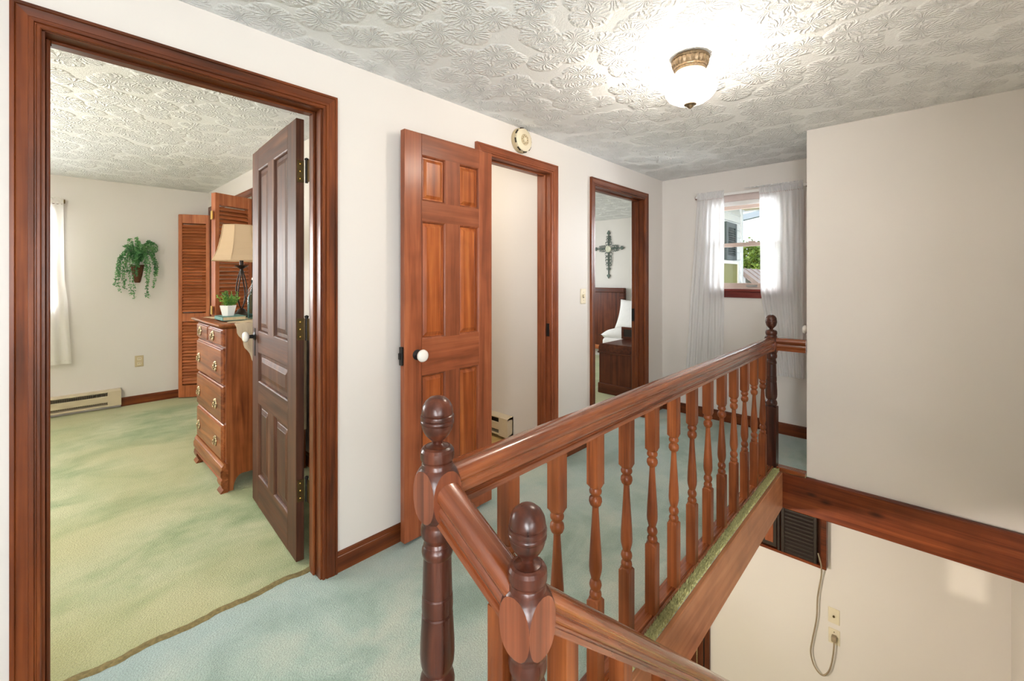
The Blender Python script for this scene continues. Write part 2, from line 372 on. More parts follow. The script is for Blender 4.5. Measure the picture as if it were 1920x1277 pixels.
structure('wall_right', bx(RX, RX + 0.115, -0.42, 0.55, CL, CH), M['wall'], 'tall blank cream wall above the dark beam over the stairwell', 'wall')
b = B(); DK = (3.62, 4.16)
box(b, RX + 0.115, DK[0], 0.45, 0.55, 0, CH); box(b, DK[1], FX, 0.45, 0.55, 0, CH); box(b, DK[0], DK[1], 0.45, 0.55, 2.04, CH)
structure('wall_nook', b, M['wall'], 'short side wall behind the blank cream wall, holding the door with the white knob', 'wall')
b = B(); box(b, 0.40, FX, -0.52, -0.42, ZL, CH); box(b, -1.6, -1.15, -2.3, -2.2, 0, CH); box(b, 0.05, 0.40, -2.3, -2.2, 0, CH); box(b, -1.15, 0.05, -2.3, -2.2, 0, 0.85); box(b, -1.15, 0.05, -2.3, -2.2, 2.05, CH); box(b, 0.40, 0.50, -2.3, -0.52, 0, CH)
structure('wall_stair', b, M['wallwarm'], 'cream wall running down beside the stairs at the edge of view', 'wall')
# wall behind the camera with a big window added for light and a small high pane over the stairs
b = B(); X0 = -1.6
BW = (-1.75, -0.55, 0.85, 2.05); HW = (-0.385, -0.205, 1.55, 1.82)
box(b, X0 - 0.12, X0, -2.3, BW[0], 0, CH); box(b, X0 - 0.12, X0, BW[0], BW[1], 0, BW[2]); box(b, X0 - 0.12, X0, BW[0], BW[1], BW[3], CH)
box(b, X0 - 0.12, X0, BW[1], HW[0], 0, CH); box(b, X0 - 0.12, X0, HW[0], HW[1], 0, HW[2]); box(b, X0 - 0.12, X0, HW[0], HW[1], HW[3], CH); box(b, X0 - 0.12, X0, HW[1], WB, 0, CH)
structure('wall_back', b, M['wall'], 'white wall behind the viewer with the large window added for light', 'wall')
structure('window_3', bx(X0 - 0.07, X0 - 0.06, HW[0], HW[1], HW[2], HW[3]), M['obscure'], 'small high obscure glass pane behind the viewer', 'window')
# bedroom
BX0, BX1, BY1 = -2.3, 1.235, 5.95
WIN2 = (-0.90, 0.035, 1.00, 1.98); WIN4 = (-2.1, -1.35, 0.80, 1.98)  # WIN4 is an unseen opening added for more bedroom light
b = B()
xs = [BX0, WIN4[0], WIN4[1], WIN2[0], WIN2[1], 1.95]
box(b, xs[0], xs[1], BY1, BY1 + 0.12, 0, CH); box(b, xs[2], xs[3], BY1, BY1 + 0.12, 0, CH); box(b, xs[4], xs[5], BY1, BY1 + 0.12, 0, CH)
for w in (WIN4, WIN2): box(b, w[0], w[1], BY1, BY1 + 0.12, 0, w[2]); box(b, w[0], w[1], BY1, BY1 + 0.12, w[3], CH)
structure('wall_bedroom_far', b, M['wall'], 'off-white bedroom wall behind the hanging plant and the baseboard heater', 'wall')
CL0, CL1 = 4.34, 5.80            # closet opening
b = B(); box(b, BX1, BX1 + 0.11, WB, CL0, 0, CH); box(b, BX1, BX1 + 0.11, CL1, BY1, 0, CH); box(b, BX1, BX1 + 0.11, CL0, CL1, 2.06, CH)
structure('wall_bedroom_right', b, M['wall'], 'off-white bedroom wall behind the dresser with the closet opening', 'wall')
b = B(); box(b, 1.85, 1.95, 4.1, BY1, 0, CH); box(b, 1.345, 1.85, 4.1, 4.2, 0, CH)
structure('wall_closet', b, M['wall'], 'plain white inside walls of the bedroom closet', 'wall')
structure('wall_bedroom_left', bx(BX0 - 0.1, BX0, WY, BY1 + 0.12, 0, CH), M['wall'], 'far side wall of the green-carpeted bedroom, out of sight', 'wall')
# room behind the second doorway
structure('wall_washroom', bx(2.56, 2.68, WB, 5.6, 0, CH), M['wall'], 'cream wall seen through the middle doorway above its heater', 'wall')
structure('wall_washroom_end', bx(1.345, 2.56, 4.2, 4.3, 0, CH), M['wall'], 'back wall of the small room behind the six-panel door', 'wall')
# second bedroom in the wing
b = B(); box(b, 6.40, 6.52, 1.90, 5.6, 0, CH); box(b, 2.68, 3.80, 5.5, 5.6, 0, CH); box(b, 5.40, 6.52, 5.5, 5.6, 0, CH); box(b, 3.8, 5.4, 5.5, 5.6, 0, 0.8); box(b, 3.8, 5.4, 5.5, 5.6, 2.0, CH)  # window gap in the back wall is added for the area light
structure('wall_second_bedroom', b, M['wall'], 'pale wall carrying the iron cross in the far bedroom', 'wall')
structure('wall_wing', bx(4.34, 6.40, 1.90, WB, -0.2, CH), M['wall'], 'inner wall of the wing beside the wooden chest', 'wall')
structure('ceiling', bx(-2.5, 6.55, -2.3, 6.1, CH, CH + 0.1), M['ceil'], 'white ceiling textured with overlapping stamped rosettes', 'ceiling')
# floors
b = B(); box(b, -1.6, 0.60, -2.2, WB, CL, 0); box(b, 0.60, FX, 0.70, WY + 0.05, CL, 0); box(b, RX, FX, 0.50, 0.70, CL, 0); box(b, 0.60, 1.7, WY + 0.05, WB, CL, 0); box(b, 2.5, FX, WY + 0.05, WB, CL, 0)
fl = structure('floor', b, M['carpet_h'], 'pale green carpet of the upstairs hall, bluish daylight put into its colour', 'floor')
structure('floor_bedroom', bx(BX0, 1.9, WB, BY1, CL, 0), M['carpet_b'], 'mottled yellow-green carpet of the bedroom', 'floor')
structure('floor_washroom', bx(1.7, 2.5, WY + 0.05, WB, CL, -0.004), M['vinyl'], 'strip of tan vinyl in the middle doorway', 'floor')
structure('floor_washroom_inner', bx(1.345, 2.56, WB, 4.2, CL + 0.01, 0.001), M['vinyl'], 'tan vinyl floor of the small room behind the six-panel door', 'floor')
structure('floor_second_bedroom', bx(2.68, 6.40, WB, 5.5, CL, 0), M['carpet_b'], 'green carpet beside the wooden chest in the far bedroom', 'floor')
# worn seam across the first doorway
random.seed(3)
b = B(); rows = []
for i in range(41):
    x = D1[0] - 0.0 + (D1[1] - D1[0]) * i / 40; y = 2.010 + 0.006 * math.sin(i * 0.6) + random.uniform(-.003, .003)
    rows.append([b.verts.new((x, y - 0.020, 0.0005)), b.verts.new((x, y - 0.006, 0.005)), b.verts.new((x, y + 0.004, 0.006)), b.verts.new((x, y + 0.016, 0.0005))])
for p, q in zip(rows, rows[1:]):
    for k in range(3): b.faces.new((p[k], p[k + 1], q[k + 1], q[k]))
structure('trim_1', b, M['seam'], 'worn tan carpet seam across the nearest doorway', 'carpet seam', 60)
# shaggy carpet edge along the stair opening
random.seed(5)
b = B()
def tuft(x, y, z, h):
    a = random.uniform(0, 6.28); lx, ly = random.uniform(-.008, .008), random.uniform(-.010, .004); w = 0.005
    p = [b.verts.new((x + w * math.cos(a + k * 2.094), y + w * math.sin(a + k * 2.094), z)) for k in range(3)]
    t = b.verts.new((x + lx, y + ly, z + h))
    for k in range(3): b.faces.new((p[k], p[(k + 1) % 3], t))
box(b, 0.60, 3.43, 0.702, 0.74, -0.004, 0.006)
for i in range(7000): tuft(random.uniform(0.62, 3.42), random.uniform(0.700, 0.738), 0.003, random.uniform(.012, .022))
box(b, 3.398, 3.43, 0.552, 0.71, -0.004, 0.006)
for i in range(700): tuft(random.uniform(3.400, 3.430), random.uniform(0.555, 0.71), 0.003, random.uniform(.008, .014))
e = obj('carpet_pile_edge', b, M['carpet_edge'], fl); e['kind'] = 'stuff'
# stair opening boards
structure('trim_2', bx(0.60, 3.396, 0.682, 0.704, CL, -0.003, bev=0.003), W['fascia'], 'light brown fascia board below the shaggy carpet edge', 'fascia board')
b = bx(3.396, 3.44, -0.42, 0.71, CL - 0.002, -0.004, bev=0.008, seg=2)
structure('trim_3', b, W['beam'], 'knotty reddish wood beam crossing the stairwell below the blank wall', 'beam')
# lower storey
b = B(); box(b, FX, FX + 0.12, -0.52, 4.0, ZL, CL + 0.05)
structure('wall_lower', b, M['wallwarm'], 'cream downstairs wall with the outlets and the hanging cord', 'wall')
b = B(); box(b, -1.7, FX + 0.12, 3.9, 4.0, ZL, CL); box(b, -1.7, -1.6, -0.52, 3.9, ZL, CL)
structure('wall_lower_side', b, M['wallwarm'], 'downstairs walls under the hall floor', 'wall')
structure('ceiling_lower', bx(-1.7, FX, 0.70, 3.9, CL - 0.012, CL - 0.002), M['ceil'], 'downstairs ceiling below the hall floor', 'ceiling')
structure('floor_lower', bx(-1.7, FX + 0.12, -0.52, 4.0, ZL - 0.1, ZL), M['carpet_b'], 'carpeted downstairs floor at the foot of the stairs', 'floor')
st = thing('staircase', 'carpeted flight of stairs going down beside the balustrade', 'stairs', (0.6, 0, ZL), kind='structure')
NR = 13; rise = -ZL / NR; run = rise / 0.846
for i in range(1, NR):
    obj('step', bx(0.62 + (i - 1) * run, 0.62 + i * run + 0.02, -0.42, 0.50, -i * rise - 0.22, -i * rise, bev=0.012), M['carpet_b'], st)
box_s = B()
for (x, z) in ((0, 0),):
    pts = [(0.60, -0.30), (0.60, -0.02), (0.66, -0.02), (0.62 + 12 * run, -12 * rise + 0.12), (0.62 + 12 * run, -12 * rise - 0.16)]
    loft(box_s, [[(p[0], 0.505, p[1]) for p in pts], [(p[0], 0.535, p[1]) for p in pts]])
obj('stringer', box_s, W['railX'], st)
# lower dark door and its casing
dl = thing('door_6', 'dark mahogany framed door downstairs, half hidden below the fascia', 'door', (FX, 1.9, ZL), kind='structure')
for (ya, yb) in ((1.43, 1.53), (2.33, 2.43)): obj('casing', bx(FX - 0.03, FX, ya, yb, ZL, ZL + 2.1, bev=0.004), W['mahoZ'], dl)
obj('casing_groove', bx(FX - 0.034, FX - 0.030, 1.475, 1.485, ZL, ZL + 2.1), M['black'], dl)
obj('door_leaf', bx(FX - 0.022, FX - 0.002, 1.53, 2.33, ZL + 0.01, ZL + 2.04), W['mahoZ'], dl)
obj('gilt_strip', bx(FX - 0.032, FX - 0.022, 1.54, 1.548, ZL + 0.01, ZL + 2.0), M['pull'], dl)

# ------------------------------------------------------------------ door casings, jambs
CPROF = [(0, 0), (0, .009), (.003, .0125), (.009, .0125), (.011, .009), (.0135, .009), (.0155, .015), (.024, .0155), (.0245, .0145), (.026, .0145), (.0265, .016), (.049, .019), (.051, .016), (.053, .019), (.062, .019), (.062, 0)]
def casing(root, a0, a1, zh, f, wl, wh, kind='casing'):
    """f(a, t, z) -> point; a along wall, t out of wall."""
    for (ai, s) in ((a0, -1), (a1, 1)):
        obj(kind + '_leg', loft(B(), [[f(ai + s * w, t, 0.0) for w, t in CPROF], [f(ai + s * w, t, zh + w) for w, t in CPROF]]), wl, root)
    obj(kind + '_head', loft(B(), [[f(a0 - w, t, zh + w) for w, t in CPROF], [f(a1 + w, t, zh + w) for w, t in CPROF]]), wh, root)
FYH = lambda a, t, z: (a, WY - t, z)
FYR = lambda a, t, z: (a, WB + t, z)
def doorway(n, label, d, stop_y, key='casing'):
    r = thing('trim_%d' % n, label, 'door frame', ((d[0] + d[1]) / 2, WY, 0), kind='structure')
    casing(r, d[0] - 0.007, d[1] + 0.007, DH + 0.0, FYH, W[key + 'Z'], W[key + 'X'])
    casing(r, d[0] - 0.007, d[1] + 0.007, DH + 0.0, FYR, W[key + 'Z'], W[key + 'X'], 'room_casing')
    for (x0, x1) in ((d[0] - 0.018, d[0]), (d[1], d[1] + 0.018)):
        obj('jamb', bx(x0, x1, WY - 0.001, WB + 0.001, 0, DH), W[key + 'Z'], r)
    obj('head_jamb', bx(d[0] - 0.018, d[1] + 0.018, WY - 0.001, WB + 0.001, DH - 0.002, DH + 0.016), W[key + 'X'], r)
    for (x0, x1) in ((d[0], d[0] + 0.011), (d[1] - 0.011, d[1])):
        obj('stop', bx(x0, x1, stop_y - 0.018, stop_y + 0.018, 0, DH - 0.002, bev=0.003), W[key + 'Z'], r)
    obj('head_stop', bx(d[0] + 0.011, d[1] - 0.011, stop_y - 0.018, stop_y + 0.018, DH - 0.013, DH - 0.002, bev=0.003), W[key + 'X'], r)
    return r
doorway(4, 'wide moulded wood frame of the nearest doorway, open to the green bedroom', D1, 1.962)
r5 = doorway(5, 'wood frame of the middle doorway beside the six-panel door', D2, 1.955, 'door')
r6 = doorway(6, 'wood frame of the farthest doorway, showing the iron cross', D3, 1.962)
obj('strike_plate', bx(D2[1] - 0.003, D2[1], 1.905, 1.93, 0.90, 0.99), M['black'], r5)
obj('strike_plate', bx(D3[1] - 0.014, D3[1] - 0.011, 1.985, 2.011, 0.90, 1.02), M['black'], r6)
# closet casing on the bedroom wall
rc = thing('trim_7', 'wood casing around the bedroom closet opening', 'door frame', (BX1, 5.0, 0), kind='structure')
casing(rc, CL0, CL1, 2.045, lambda a, t, z: (BX1 - t, a, z), W['casingZ'], W['casingY'])

# ------------------------------------------------------------------ baseboards
def baseboard(name, p, q, nrm, label, h=0.088):
    p, q, n = Vector(p), Vector(q), Vector(nrm)
    prof = [(0, 0), (.013, 0), (.013, h - .020), (.010, h - .017), (.0115, h - .012), (.009, h - .003), (.004, h), (0, h)]
    L = [p + n * t + Vector((0, 0, z)) for t, z in prof]; Q = [q + n * t + Vector((0, 0, z)) for t, z in prof]
    ax = 'X' if abs(q.x - p.x) > abs(q.y - p.y) else 'Y'
    structure(name, loft(B(), [L, Q]), W['casing' + ax], label, 'baseboard')
baseboard('baseboard_left', (0.871, WY, 0), (1.707, WY, 0), (0, -1, 0), 'wood baseboard between the nearest doorway and the six-panel door')
baseboard('baseboard_left', (2.475, WY, 0), (2.904, WY, 0), (0, -1, 0), 'short wood baseboard between the middle and farthest doorways')
baseboard('baseboard_left', (3.884, WY, 0), (FX, WY, 0), (0, -1, 0), 'short wood baseboard between the farthest doorway and the corner')
baseboard('baseboard_far', (FX, 0.56, 0), (FX, WY, 0), (-1, 0, 0), 'wood baseboard below the curtained hall window', 0.095)
baseboard('baseboard_bedroom', (0.487, BY1, 0), (BX1, BY1, 0), (0, -1, 0), 'wood baseboard between the bedroom heater and the louvred doors')
baseboard('baseboard_bedroom', (BX1, WB, 0), (BX1, 4.27, 0), (-1, 0, 0), 'wood baseboard behind the open dark door')

# ------------------------------------------------------------------ panelled doors
def panel_door(name, label, loc, rz, w, z0, z1, t, stile, rails, mullions, panels, key, pkey, field):
    r = thing(name, label, 'door', loc, rz, kind='structure')
    for (a, c) in ((0, stile), (w - stile, w)): obj('stile', bx(a, c, -t, 0, z0, z1, bev=0.002), W[key + 'Z'], r, local=True)
    for (a, c) in rails: obj('rail', bx(stile, w - stile, -t, 0, a, c), W[key + 'X'], r, local=True)
    for (u0, u1, a, c) in mullions: obj('mullion', bx(u0, u1, -t, 0, a, c), W[key + 'Z'], r, local=True)
    for (u0, u1, a, c) in panels:
        b = B(); d = 0.013
        for (f0, s) in ((0, 1), (-t, -1)):
            yb = f0 - s * d; ym = f0 - s * (d - 0.001); yf = f0 - s * 0.005
            m1, m2 = field * 0.55, field
            ring = lambda m, y: [(u0 + m, y, a + m), (u1 - m, y, a + m), (u1 - m, y, c - m), (u0 + m, y, c - m)]
            rs = [ring(0, yb), ring(m1, yb), ring(m1 + 0.003, yb + s * 0.002), ring(m2, yf - s * 0.001), ring(m2 + 0.002, yf)]
            vs = [[b.verts.new(p) for p in q] for q in rs]
            for p, q in zip(vs, vs[1:]):
                for i in range(4): b.faces.new((p[i], p[(i + 1) % 4], q[(i + 1) % 4], q[i]))
            b.faces.new(vs[-1])
        p = obj('panel', b, W[pkey + 'Z'], r, local=True)
        b = B()
        for (f0, s) in ((0, 1), (-t, -1)):                       # moulded sticking round the panel
            prof = [(0, 0), (.003, -.0015), (.006, -.004), (.009, -.010), (.010, -.0129), (0, -.0129)]
            rings = [[(u0 + m, f0 + s * y, a + m), (u1 - m, f0 + s * y, a + m), (u1 - m, f0 + s * y, c - m), (u0 + m, f0 + s * y, c - m)] for m, y in prof]
            vs = [[b.verts.new(q) for q in g] for g in rings]
            for g, h in zip(vs, vs[1:]):
                for i in range(4): b.faces.new((g[i], g[(i + 1) % 4], h[(i + 1) % 4], h[i]))
        obj('sticking', b, W[key + 'Z'], p, local=True)
    return r
def knob(root, u, z, t, both=True):
    for s in ((1, -1) if both else (1,)):
        f = 0 if s > 0 else -t
        k = obj('knob', lathe(B(), [(0.0135, .030), (0.020, .033), (0.0285, .040), (0.031, .048), (0.0285, .056), (0.020, .062), (0.004, .064)], seg=24), M['porcelain'], root, 40, local=True)
        k.matrix_local = Matrix.Translation((u, f, z)) @ Matrix.Rotation(R(-90) * s, 4, 'X')
        q = obj('shank', lathe(B(), [(0.026, 0.0), (0.026, .003), (0.020, .006), (0.011, .010), (0.0095, .032)], seg=20), M['black'], k, 40, local=True)
R2 = [(0.02, 0.235), (0.822, 1.003), (1.598, 1.699), (1.930, 2.035)]
u = [0.101, 0.244, 0.337, 0.487]
P2 = []
for (a, c) in ((0.235, 0.822), (1.003, 1.598), (1.699, 1.930)): P2 += [(u[0], u[1], a, c), (u[2], u[3], a, c)]
d2 = panel_door('door_2', 'reddish six-panel wood door with white knob, folded back against the wall', (1.760, 1.820, 0), R(180), 0.588, 0.02, 2.035, 0.035, 0.101, R2,
                [(u[1], u[2], a, c) for (a, c) in ((0.235, 0.822), (1.003, 1.598), (1.699, 1.930))], P2, 'door', 'panel', 0.030)
knob(d2, 0.515, 0.93, 0.035, False)
obj('latch', bx(0.588, 0.600, -0.030, -0.006, 0.885, 0.975, bev=0.002), M['black'], d2, local=True)
obj('latch', bx(0.600, 0.606, -0.026, -0.010, 0.915, 0.945), M['black'], d2, local=True)
R1 = [(0.012, 0.185), (0.60, 0.72), (0.89, 1.005), (1.927, 2.042)]
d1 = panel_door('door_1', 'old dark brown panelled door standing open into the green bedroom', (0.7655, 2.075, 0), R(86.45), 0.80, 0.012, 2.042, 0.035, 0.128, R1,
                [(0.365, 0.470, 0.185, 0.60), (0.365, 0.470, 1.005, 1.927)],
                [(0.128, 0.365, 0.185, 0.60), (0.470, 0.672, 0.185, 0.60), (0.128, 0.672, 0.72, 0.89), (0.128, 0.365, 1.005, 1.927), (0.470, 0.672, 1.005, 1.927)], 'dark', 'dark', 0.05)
knob(d1, 0.745, 0.972, 0.035)
obj('lock_plate', bx(0.732, 0.758, 0, 0.003, 0.86, 1.02, bev=0.001), M['black'], d1, local=True)
for z in (1.80, 1.075, 0.335):
    h = obj('hinge', bx(-0.003, 0.0, -0.034, -0.004, z - 0.05, z + 0.05), M['hinge'], d1, local=True)
    obj('pin', lathe(B(), [(0.0065, z - 0.052), (0.0065, z + 0.052), (0.009, z + 0.054), (0.009, z + 0.060), (0.003, z + 0.064)], (-0.012, -0.042), 12), M['black'], h, 40, local=True)
    obj('jamb_leaf', bx(-0.055, -0.012, -0.045, -0.041, z - 0.05, z + 0.05), M['hinge'], h, local=True)
    for k in (-0.034, 0, 0.034): obj('screw', lathe(B(), [(0.004, 0), (0.002, 0.0015)], seg=10), M['brass'], h, 40, local=True).matrix_local = Matrix.Translation((-0.003, -0.018, z + k)) @ Matrix.Rotation(R(-90), 4, 'Y')
# door behind the blank wall with white knob
d5 = panel_door('door_3', 'wood door with white knob beyond the blank cream wall', (DK[0], 0.553, 0), 0.0, DK[1] - DK[0], 0.012, 2.035, 0.035, 0.10, R2, [(0.22, 0.32, a, c) for (a, c) in ((0.235, 0.822), (1.003, 1.598), (1.699, 1.930))],
                [(p, q, a, c) for (a, c) in ((0.235, 0.822), (1.003, 1.598), (1.699, 1.930)) for (p, q) in ((0.10, 0.22), (0.32, 0.44))], 'door', 'panel', 0.03)
knob(d5, 0.055, 0.945, 0.035, False)

# louvred bifold closet doors
def slat_mesh(w):
    b = B(); prof = [(-0.0135, -0.0150), (-0.0105, -0.0175), (0.0125, 0.0095), (0.0095, 0.0125)]
    loft(b, [[(0, y, z) for y, z in prof], [(w, y, z) for y, z in prof]]); return mesh_of('slat', b, W['bifoldX'])
def leaf(root, p, q, h=2.005):
    p, q = Vector((*p, 0)), Vector((*q, 0)); w = (q - p).length; ang = math.atan2(q.y - p.y, q.x - p.x)
    b = B(); s = 0.034; t = 0.0135
    for (x0, x1) in ((0, s), (w - s, w)): box(b, x0, x1, -t, t, 0.01, h, bev=0.002)
    for (z0, z1) in ((0.01, 0.14), (0.835, 0.925), (h - 0.095, h)): box(b, s, w - s, -t + .001, t - .001, z0, z1)
    f = obj('leaf_frame', b, W['bifoldZ'], root, local=True)
    f.matrix_local = MW[root.name].inverted() @ Matrix.Translation(p) @ Matrix.Rotation(ang, 4, 'Z')
    me = slat_mesh(w - 2 * s + 0.01)
    for (z0, z1) in ((0.155, 0.830), (0.940, h - 0.105)):
        n = int((z1 - z0) / 0.0325)
        for i in range(n): inst('slat', me, f, (s - 0.005, 0, z0 + (i + 0.5) * (z1 - z0) / n))
    return f
bn = thing('door_4', 'louvred bifold closet door folded out beside the lamp', 'bifold door', (1.06, 4.25, 0), kind='structure')
leaf(bn, (0.906, 4.172), (1.205, 4.290)); leaf(bn, (0.900, 4.203), (1.205, 4.345))
for z in (1.82, 1.05, 0.30): obj('hinge', bx(0.886, 0.894, 4.160, 4.200, z - 0.035, z + 0.035, bev=0.002), M['brass'], bn)
bf = thing('door_5', 'louvred bifold closet door standing against the far bedroom wall', 'bifold door', (1.08, 5.85, 0), kind='structure')
leaf(bf, (0.955, 5.885), (1.205, 5.735)); leaf(bf, (0.955, 5.920), (1.205, 5.915))

# ------------------------------------------------------------------ balustrade
bal = thing('balustrade', 'turned wood balustrade with newel posts guarding the stairwell', 'railing', (1.99, 0.755, 0))
NP = []
Z = lambda y: 1.058 - (y - 25) * 0.00049
fin = [(0.004, Z(25)), (0.016, Z(32)), (0.0255, Z(48)), (0.0315, Z(70)), (0.0335, Z(92)), (0.0335, Z(101)), (0.0325, Z(104)), (0.0352, Z(108)), (0.0358, Z(116)), (0.0352, Z(124)), (0.0330, Z(127)), (0.0352, Z(131)), (0.0355, Z(138)), (0.0348, Z(145)), (0.0325, Z(149)),
       (0.0325, Z(160)), (0.030, Z(176)), (0.0245, Z(195)), (0.0165, Z(212)), (0.0115, Z(222)), (0.0110, Z(232)), (0.0150, Z(238)), (0.0275, Z(246))]
post = [(0.0275, Z(244)), (0.032, Z(250)), (0.0355, Z(262)), (0.0362, Z(280)), (0.0355, Z(298)), (0.0325, Z(308)), (0.0325, Z(314)), (0.0335, Z(318)), (0.0345, Z(332)), (0.0400, Z(345)), (0.0445, Z(362)), (0.0485, Z(385)), (0.0510, Z(412)), (0.0520, Z(445)),
        (0.0510, Z(478)), (0.0485, Z(508)), (0.0445, Z(532)), (0.0395, Z(550)), (0.0345, Z(560)), (0.0330, Z(576)), (0.0335, Z(582)), (0.0352, Z(594)), (0.0355, Z(612)), (0.0340, Z(630)), (0.0295, Z(643)), (0.0275, Z(654)), (0.0295, Z(664)), (0.0300, Z(668)), (0.0285, Z(671)),
        (0.0325, Z(684)), (0.0335, Z(698)), (0.0320, Z(714)), (0.0298, Z(722)), (0.0302, Z(740)), (0.0318, Z(870)), (0.0322, Z(882)), (0.0308, Z(886)), (0.0326, Z(892)), (0.0333, Z(915)), (0.0335, Z(935)), (0.0328, Z(960)), (0.0312, Z(966)), (0.0332, Z(972)),
        (0.0345, Z(1020)), (0.0365, Z(1090)), (0.0368, Z(1140)), (0.0355, Z(1180)), (0.0320, Z(1205)), (0.0290, Z(1216)), (0.0300, Z(1224)), (0.0350, Z(1240)), (0.0372, Z(1262)), (0.0360, Z(1285)), (0.0320, Z(1300)), (0.0325, Z(1306)), (0.040, Z(1310)), (0.0520, Z(1318))]
def newel(x, y, dz, bottom):
    H = 0.0365; b = B()
    pr = [(r, z + dz) for r, z in post] + [(0.0525, bottom)]
    fine = [pr[0]]
    for p, q in zip(pr, pr[1:]):
        n = 3 if (p[1] < Z(330) + dz and q[1] > Z(562) + dz) else 1
        for k in range(1, n + 1): fine.append((p[0] + (q[0] - p[0]) * k / n, p[1] + (q[1] - p[1]) * k / n))
    NF, NA_ = 4, 6; rows = []
    for (r, z) in fine:
        w = math.sqrt(max(0.0, r * r - H * H)) if r > H else 0.0
        w = min(w, H); hh = H if r > H else r; row = []
        a0 = math.atan2(w, hh); rr = math.hypot(w, hh)
        for s_ in range(4):
            ca, sa = math.cos(s_ * math.pi / 2), math.sin(s_ * math.pi / 2)
            pts = [(hh, w * (2 * i / NF - 1)) for i in range(NF + 1)] + [(rr * math.cos(a0 + (math.pi / 2 - 2 * a0) * i / NA_), rr * math.sin(a0 + (math.pi / 2 - 2 * a0) * i / NA_)) for i in range(1, NA_)]
            if w == 0.0: pts = [(r * math.cos(0.0), 0.0)] * (NF + 1) + pts[NF + 1:]
            row += [b.verts.new((x + p * ca - q * sa, y + p * sa + q * ca, z)) for p, q in pts]
        rows.append(row)
    n = len(rows[0]); top, bot = Z(338) + dz, Z(560) + dz
    for p, q in zip(rows, rows[1:]):
        for i in range(n):
            f = b.faces.new((p[i], p[(i + 1) % n], q[(i + 1) % n], q[i])); k = i % (NF + NA_)
            if k < NF and bot < (p[0].co.z + q[0].co.z) / 2 < top: f.material_index = 1
    b.faces.new(rows[0]); b.faces.new(rows[-1][::-1])
    for f in b.faces: f.smooth = True
    bmesh.ops.dissolve_degenerate(b, dist=1e-6, edges=b.edges)
    o = obj('newel_post', b, W['newel'], bal, 24); o.data.materials.append(W['newelflat'])
    obj('finial', lathe(B(), [(r, z + dz) for r, z in fin], (x, y), 32), W['newel'], o, 45)
    return o
NA, NB_, NC = (3.417, 0.755), (0.568, 0.755), (0.594, 0.521)
newel(*NA, 0.0, 0.0); newel(*NB_, 0.0, 0.0); newel(*NC, -0.159, -0.20)
RP = [(0, 0), (.012, -.0006), (.021, -.004), (.0275, -.010), (.031, -.018), (.0315, -.026), (.0285, -.034), (.0235, -.038), (.0225, -.043), (.0245, -.046), (.0278, -.050), (.0280, -.058), (.0255, -.063), (.0225, -.066), (.0225, -.071), (.0270, -.073), (.0270, -.086)]
RPF = RP + [(-x, z) for x, z in RP[::-1][:-1]]
def rail(p, q, mat=None, key='handrail'):
    p, q = Vector(p), Vector(q); d = q - p; L = d.length; hd = Vector((d.x, d.y, 0)).normalized(); cs = math.hypot(d.x, d.y) / L
    o = obj(key, loft(B(), [[(t, x, z * cs) for x, z in RPF] for t in (0, L)]), W['railX'], bal, 50, local=True)
    ux = d.normalized(); uy = Vector((-hd.y, hd.x, 0)); uz = ux.cross(uy)
    m = Matrix((ux, uy, uz)).transposed().to_4x4(); m.translation = p - Vector((1.99, 0.755, 0)); o.matrix_local = m
    return o
rail((NB_[0] + 0.03, NB_[1], 0.903), (NA[0] - 0.03, NA[1], 0.903), W['railX'])
rail((NA[0], NA[1] - 0.03, 0.903), (NA[0], 0.551, 0.903), W['railY'])
rail((NB_[0] + 0.002, NB_[1] - 0.02, 0.890), (NC[0] - 0.001, NC[1] + 0.005, 0.748))
sl = 0.846; xe = 2.9
rail((NC[0] + 0.03, NC[1], 0.715 + 0.039 * sl), (xe, NC[1], 0.715 - (xe - 0.663) * sl), W['railX'])
# base shoe
b = bx(0.605, 3.38, 0.745, 0.796, 0.0, 0.026, bev=0.003); obj('shoe_rail', b, W['railX'], bal)
obj('shoe_moulding', loft(B(), [[(x, y, z) for y, z in ((.745, 0), (.745, .024), (.742, .027), (.737, .026), (.732, .018), (.732, 0))] for x in (0.605, 3.385)]), W['railX'], bal, 30)
obj('shoe_rail', bx(3.385, 3.447, 0.552, 0.72, 0.0, 0.028, bev=0.004), W['railY'], bal)
def balmesh(h, cut=0.0):
    """square-turned-square; base at z=0, top at h (top cut to a slope for stair rails)"""
    b = B(); H = 0.0200; dz = h - 0.79
    z = lambda v: v - 0.026 + (dz if v > 0.25 else 0)
    pr = [(0.03, 0.0), (0.03, z(.283)), (0.0205, z(.290)), (0.0165, z(.293)), (.0175, z(.295)), (.0195, z(.301)), (.0180, z(.309)), (.0135, z(.316)), (.0175, z(.323)), (.0198, z(.332)), (.0180, z(.341)), (.0130, z(.350)), (.0150, z(.357)), (.0195, z(.375)), (.0205, z(.390)),
          (.0190, z(.430)), (.0160, z(.475)), (.0125, z(.530)), (.0102, z(.572)), (.0105, z(.580)), (.0170, z(.586)), (.0208, z(.597)), (.0195, z(.608)), (.0140, z(.615)), (.0140, z(.618)), (.0190, z(.624)), (.0200, z(.631)), (.0175, z(.638)), (.0165, z(.641)), (.0205, z(.644)), (0.03, z(.652)), (0.03, h)]
    lathe(b, pr, (0, 0), 24, clip=H)
    if cut:
        b.verts.ensure_lookup_table()
        for v in b.verts:
            if abs(v.co.z - h) < 1e-5: v.co.z -= v.co.x * cut
    return mesh_of('baluster', b, W['balu'], 32)
bm_ = balmesh(0.793)
for i in range(13): inst('baluster', bm_, bal, (0.788 + 0.2005 * i - 1.99, 0, 0.026))
bm2 = balmesh(0.80)
inst('baluster', bm2, bal, (0.589 - 1.99, 0.580 - 0.755, -0.11))
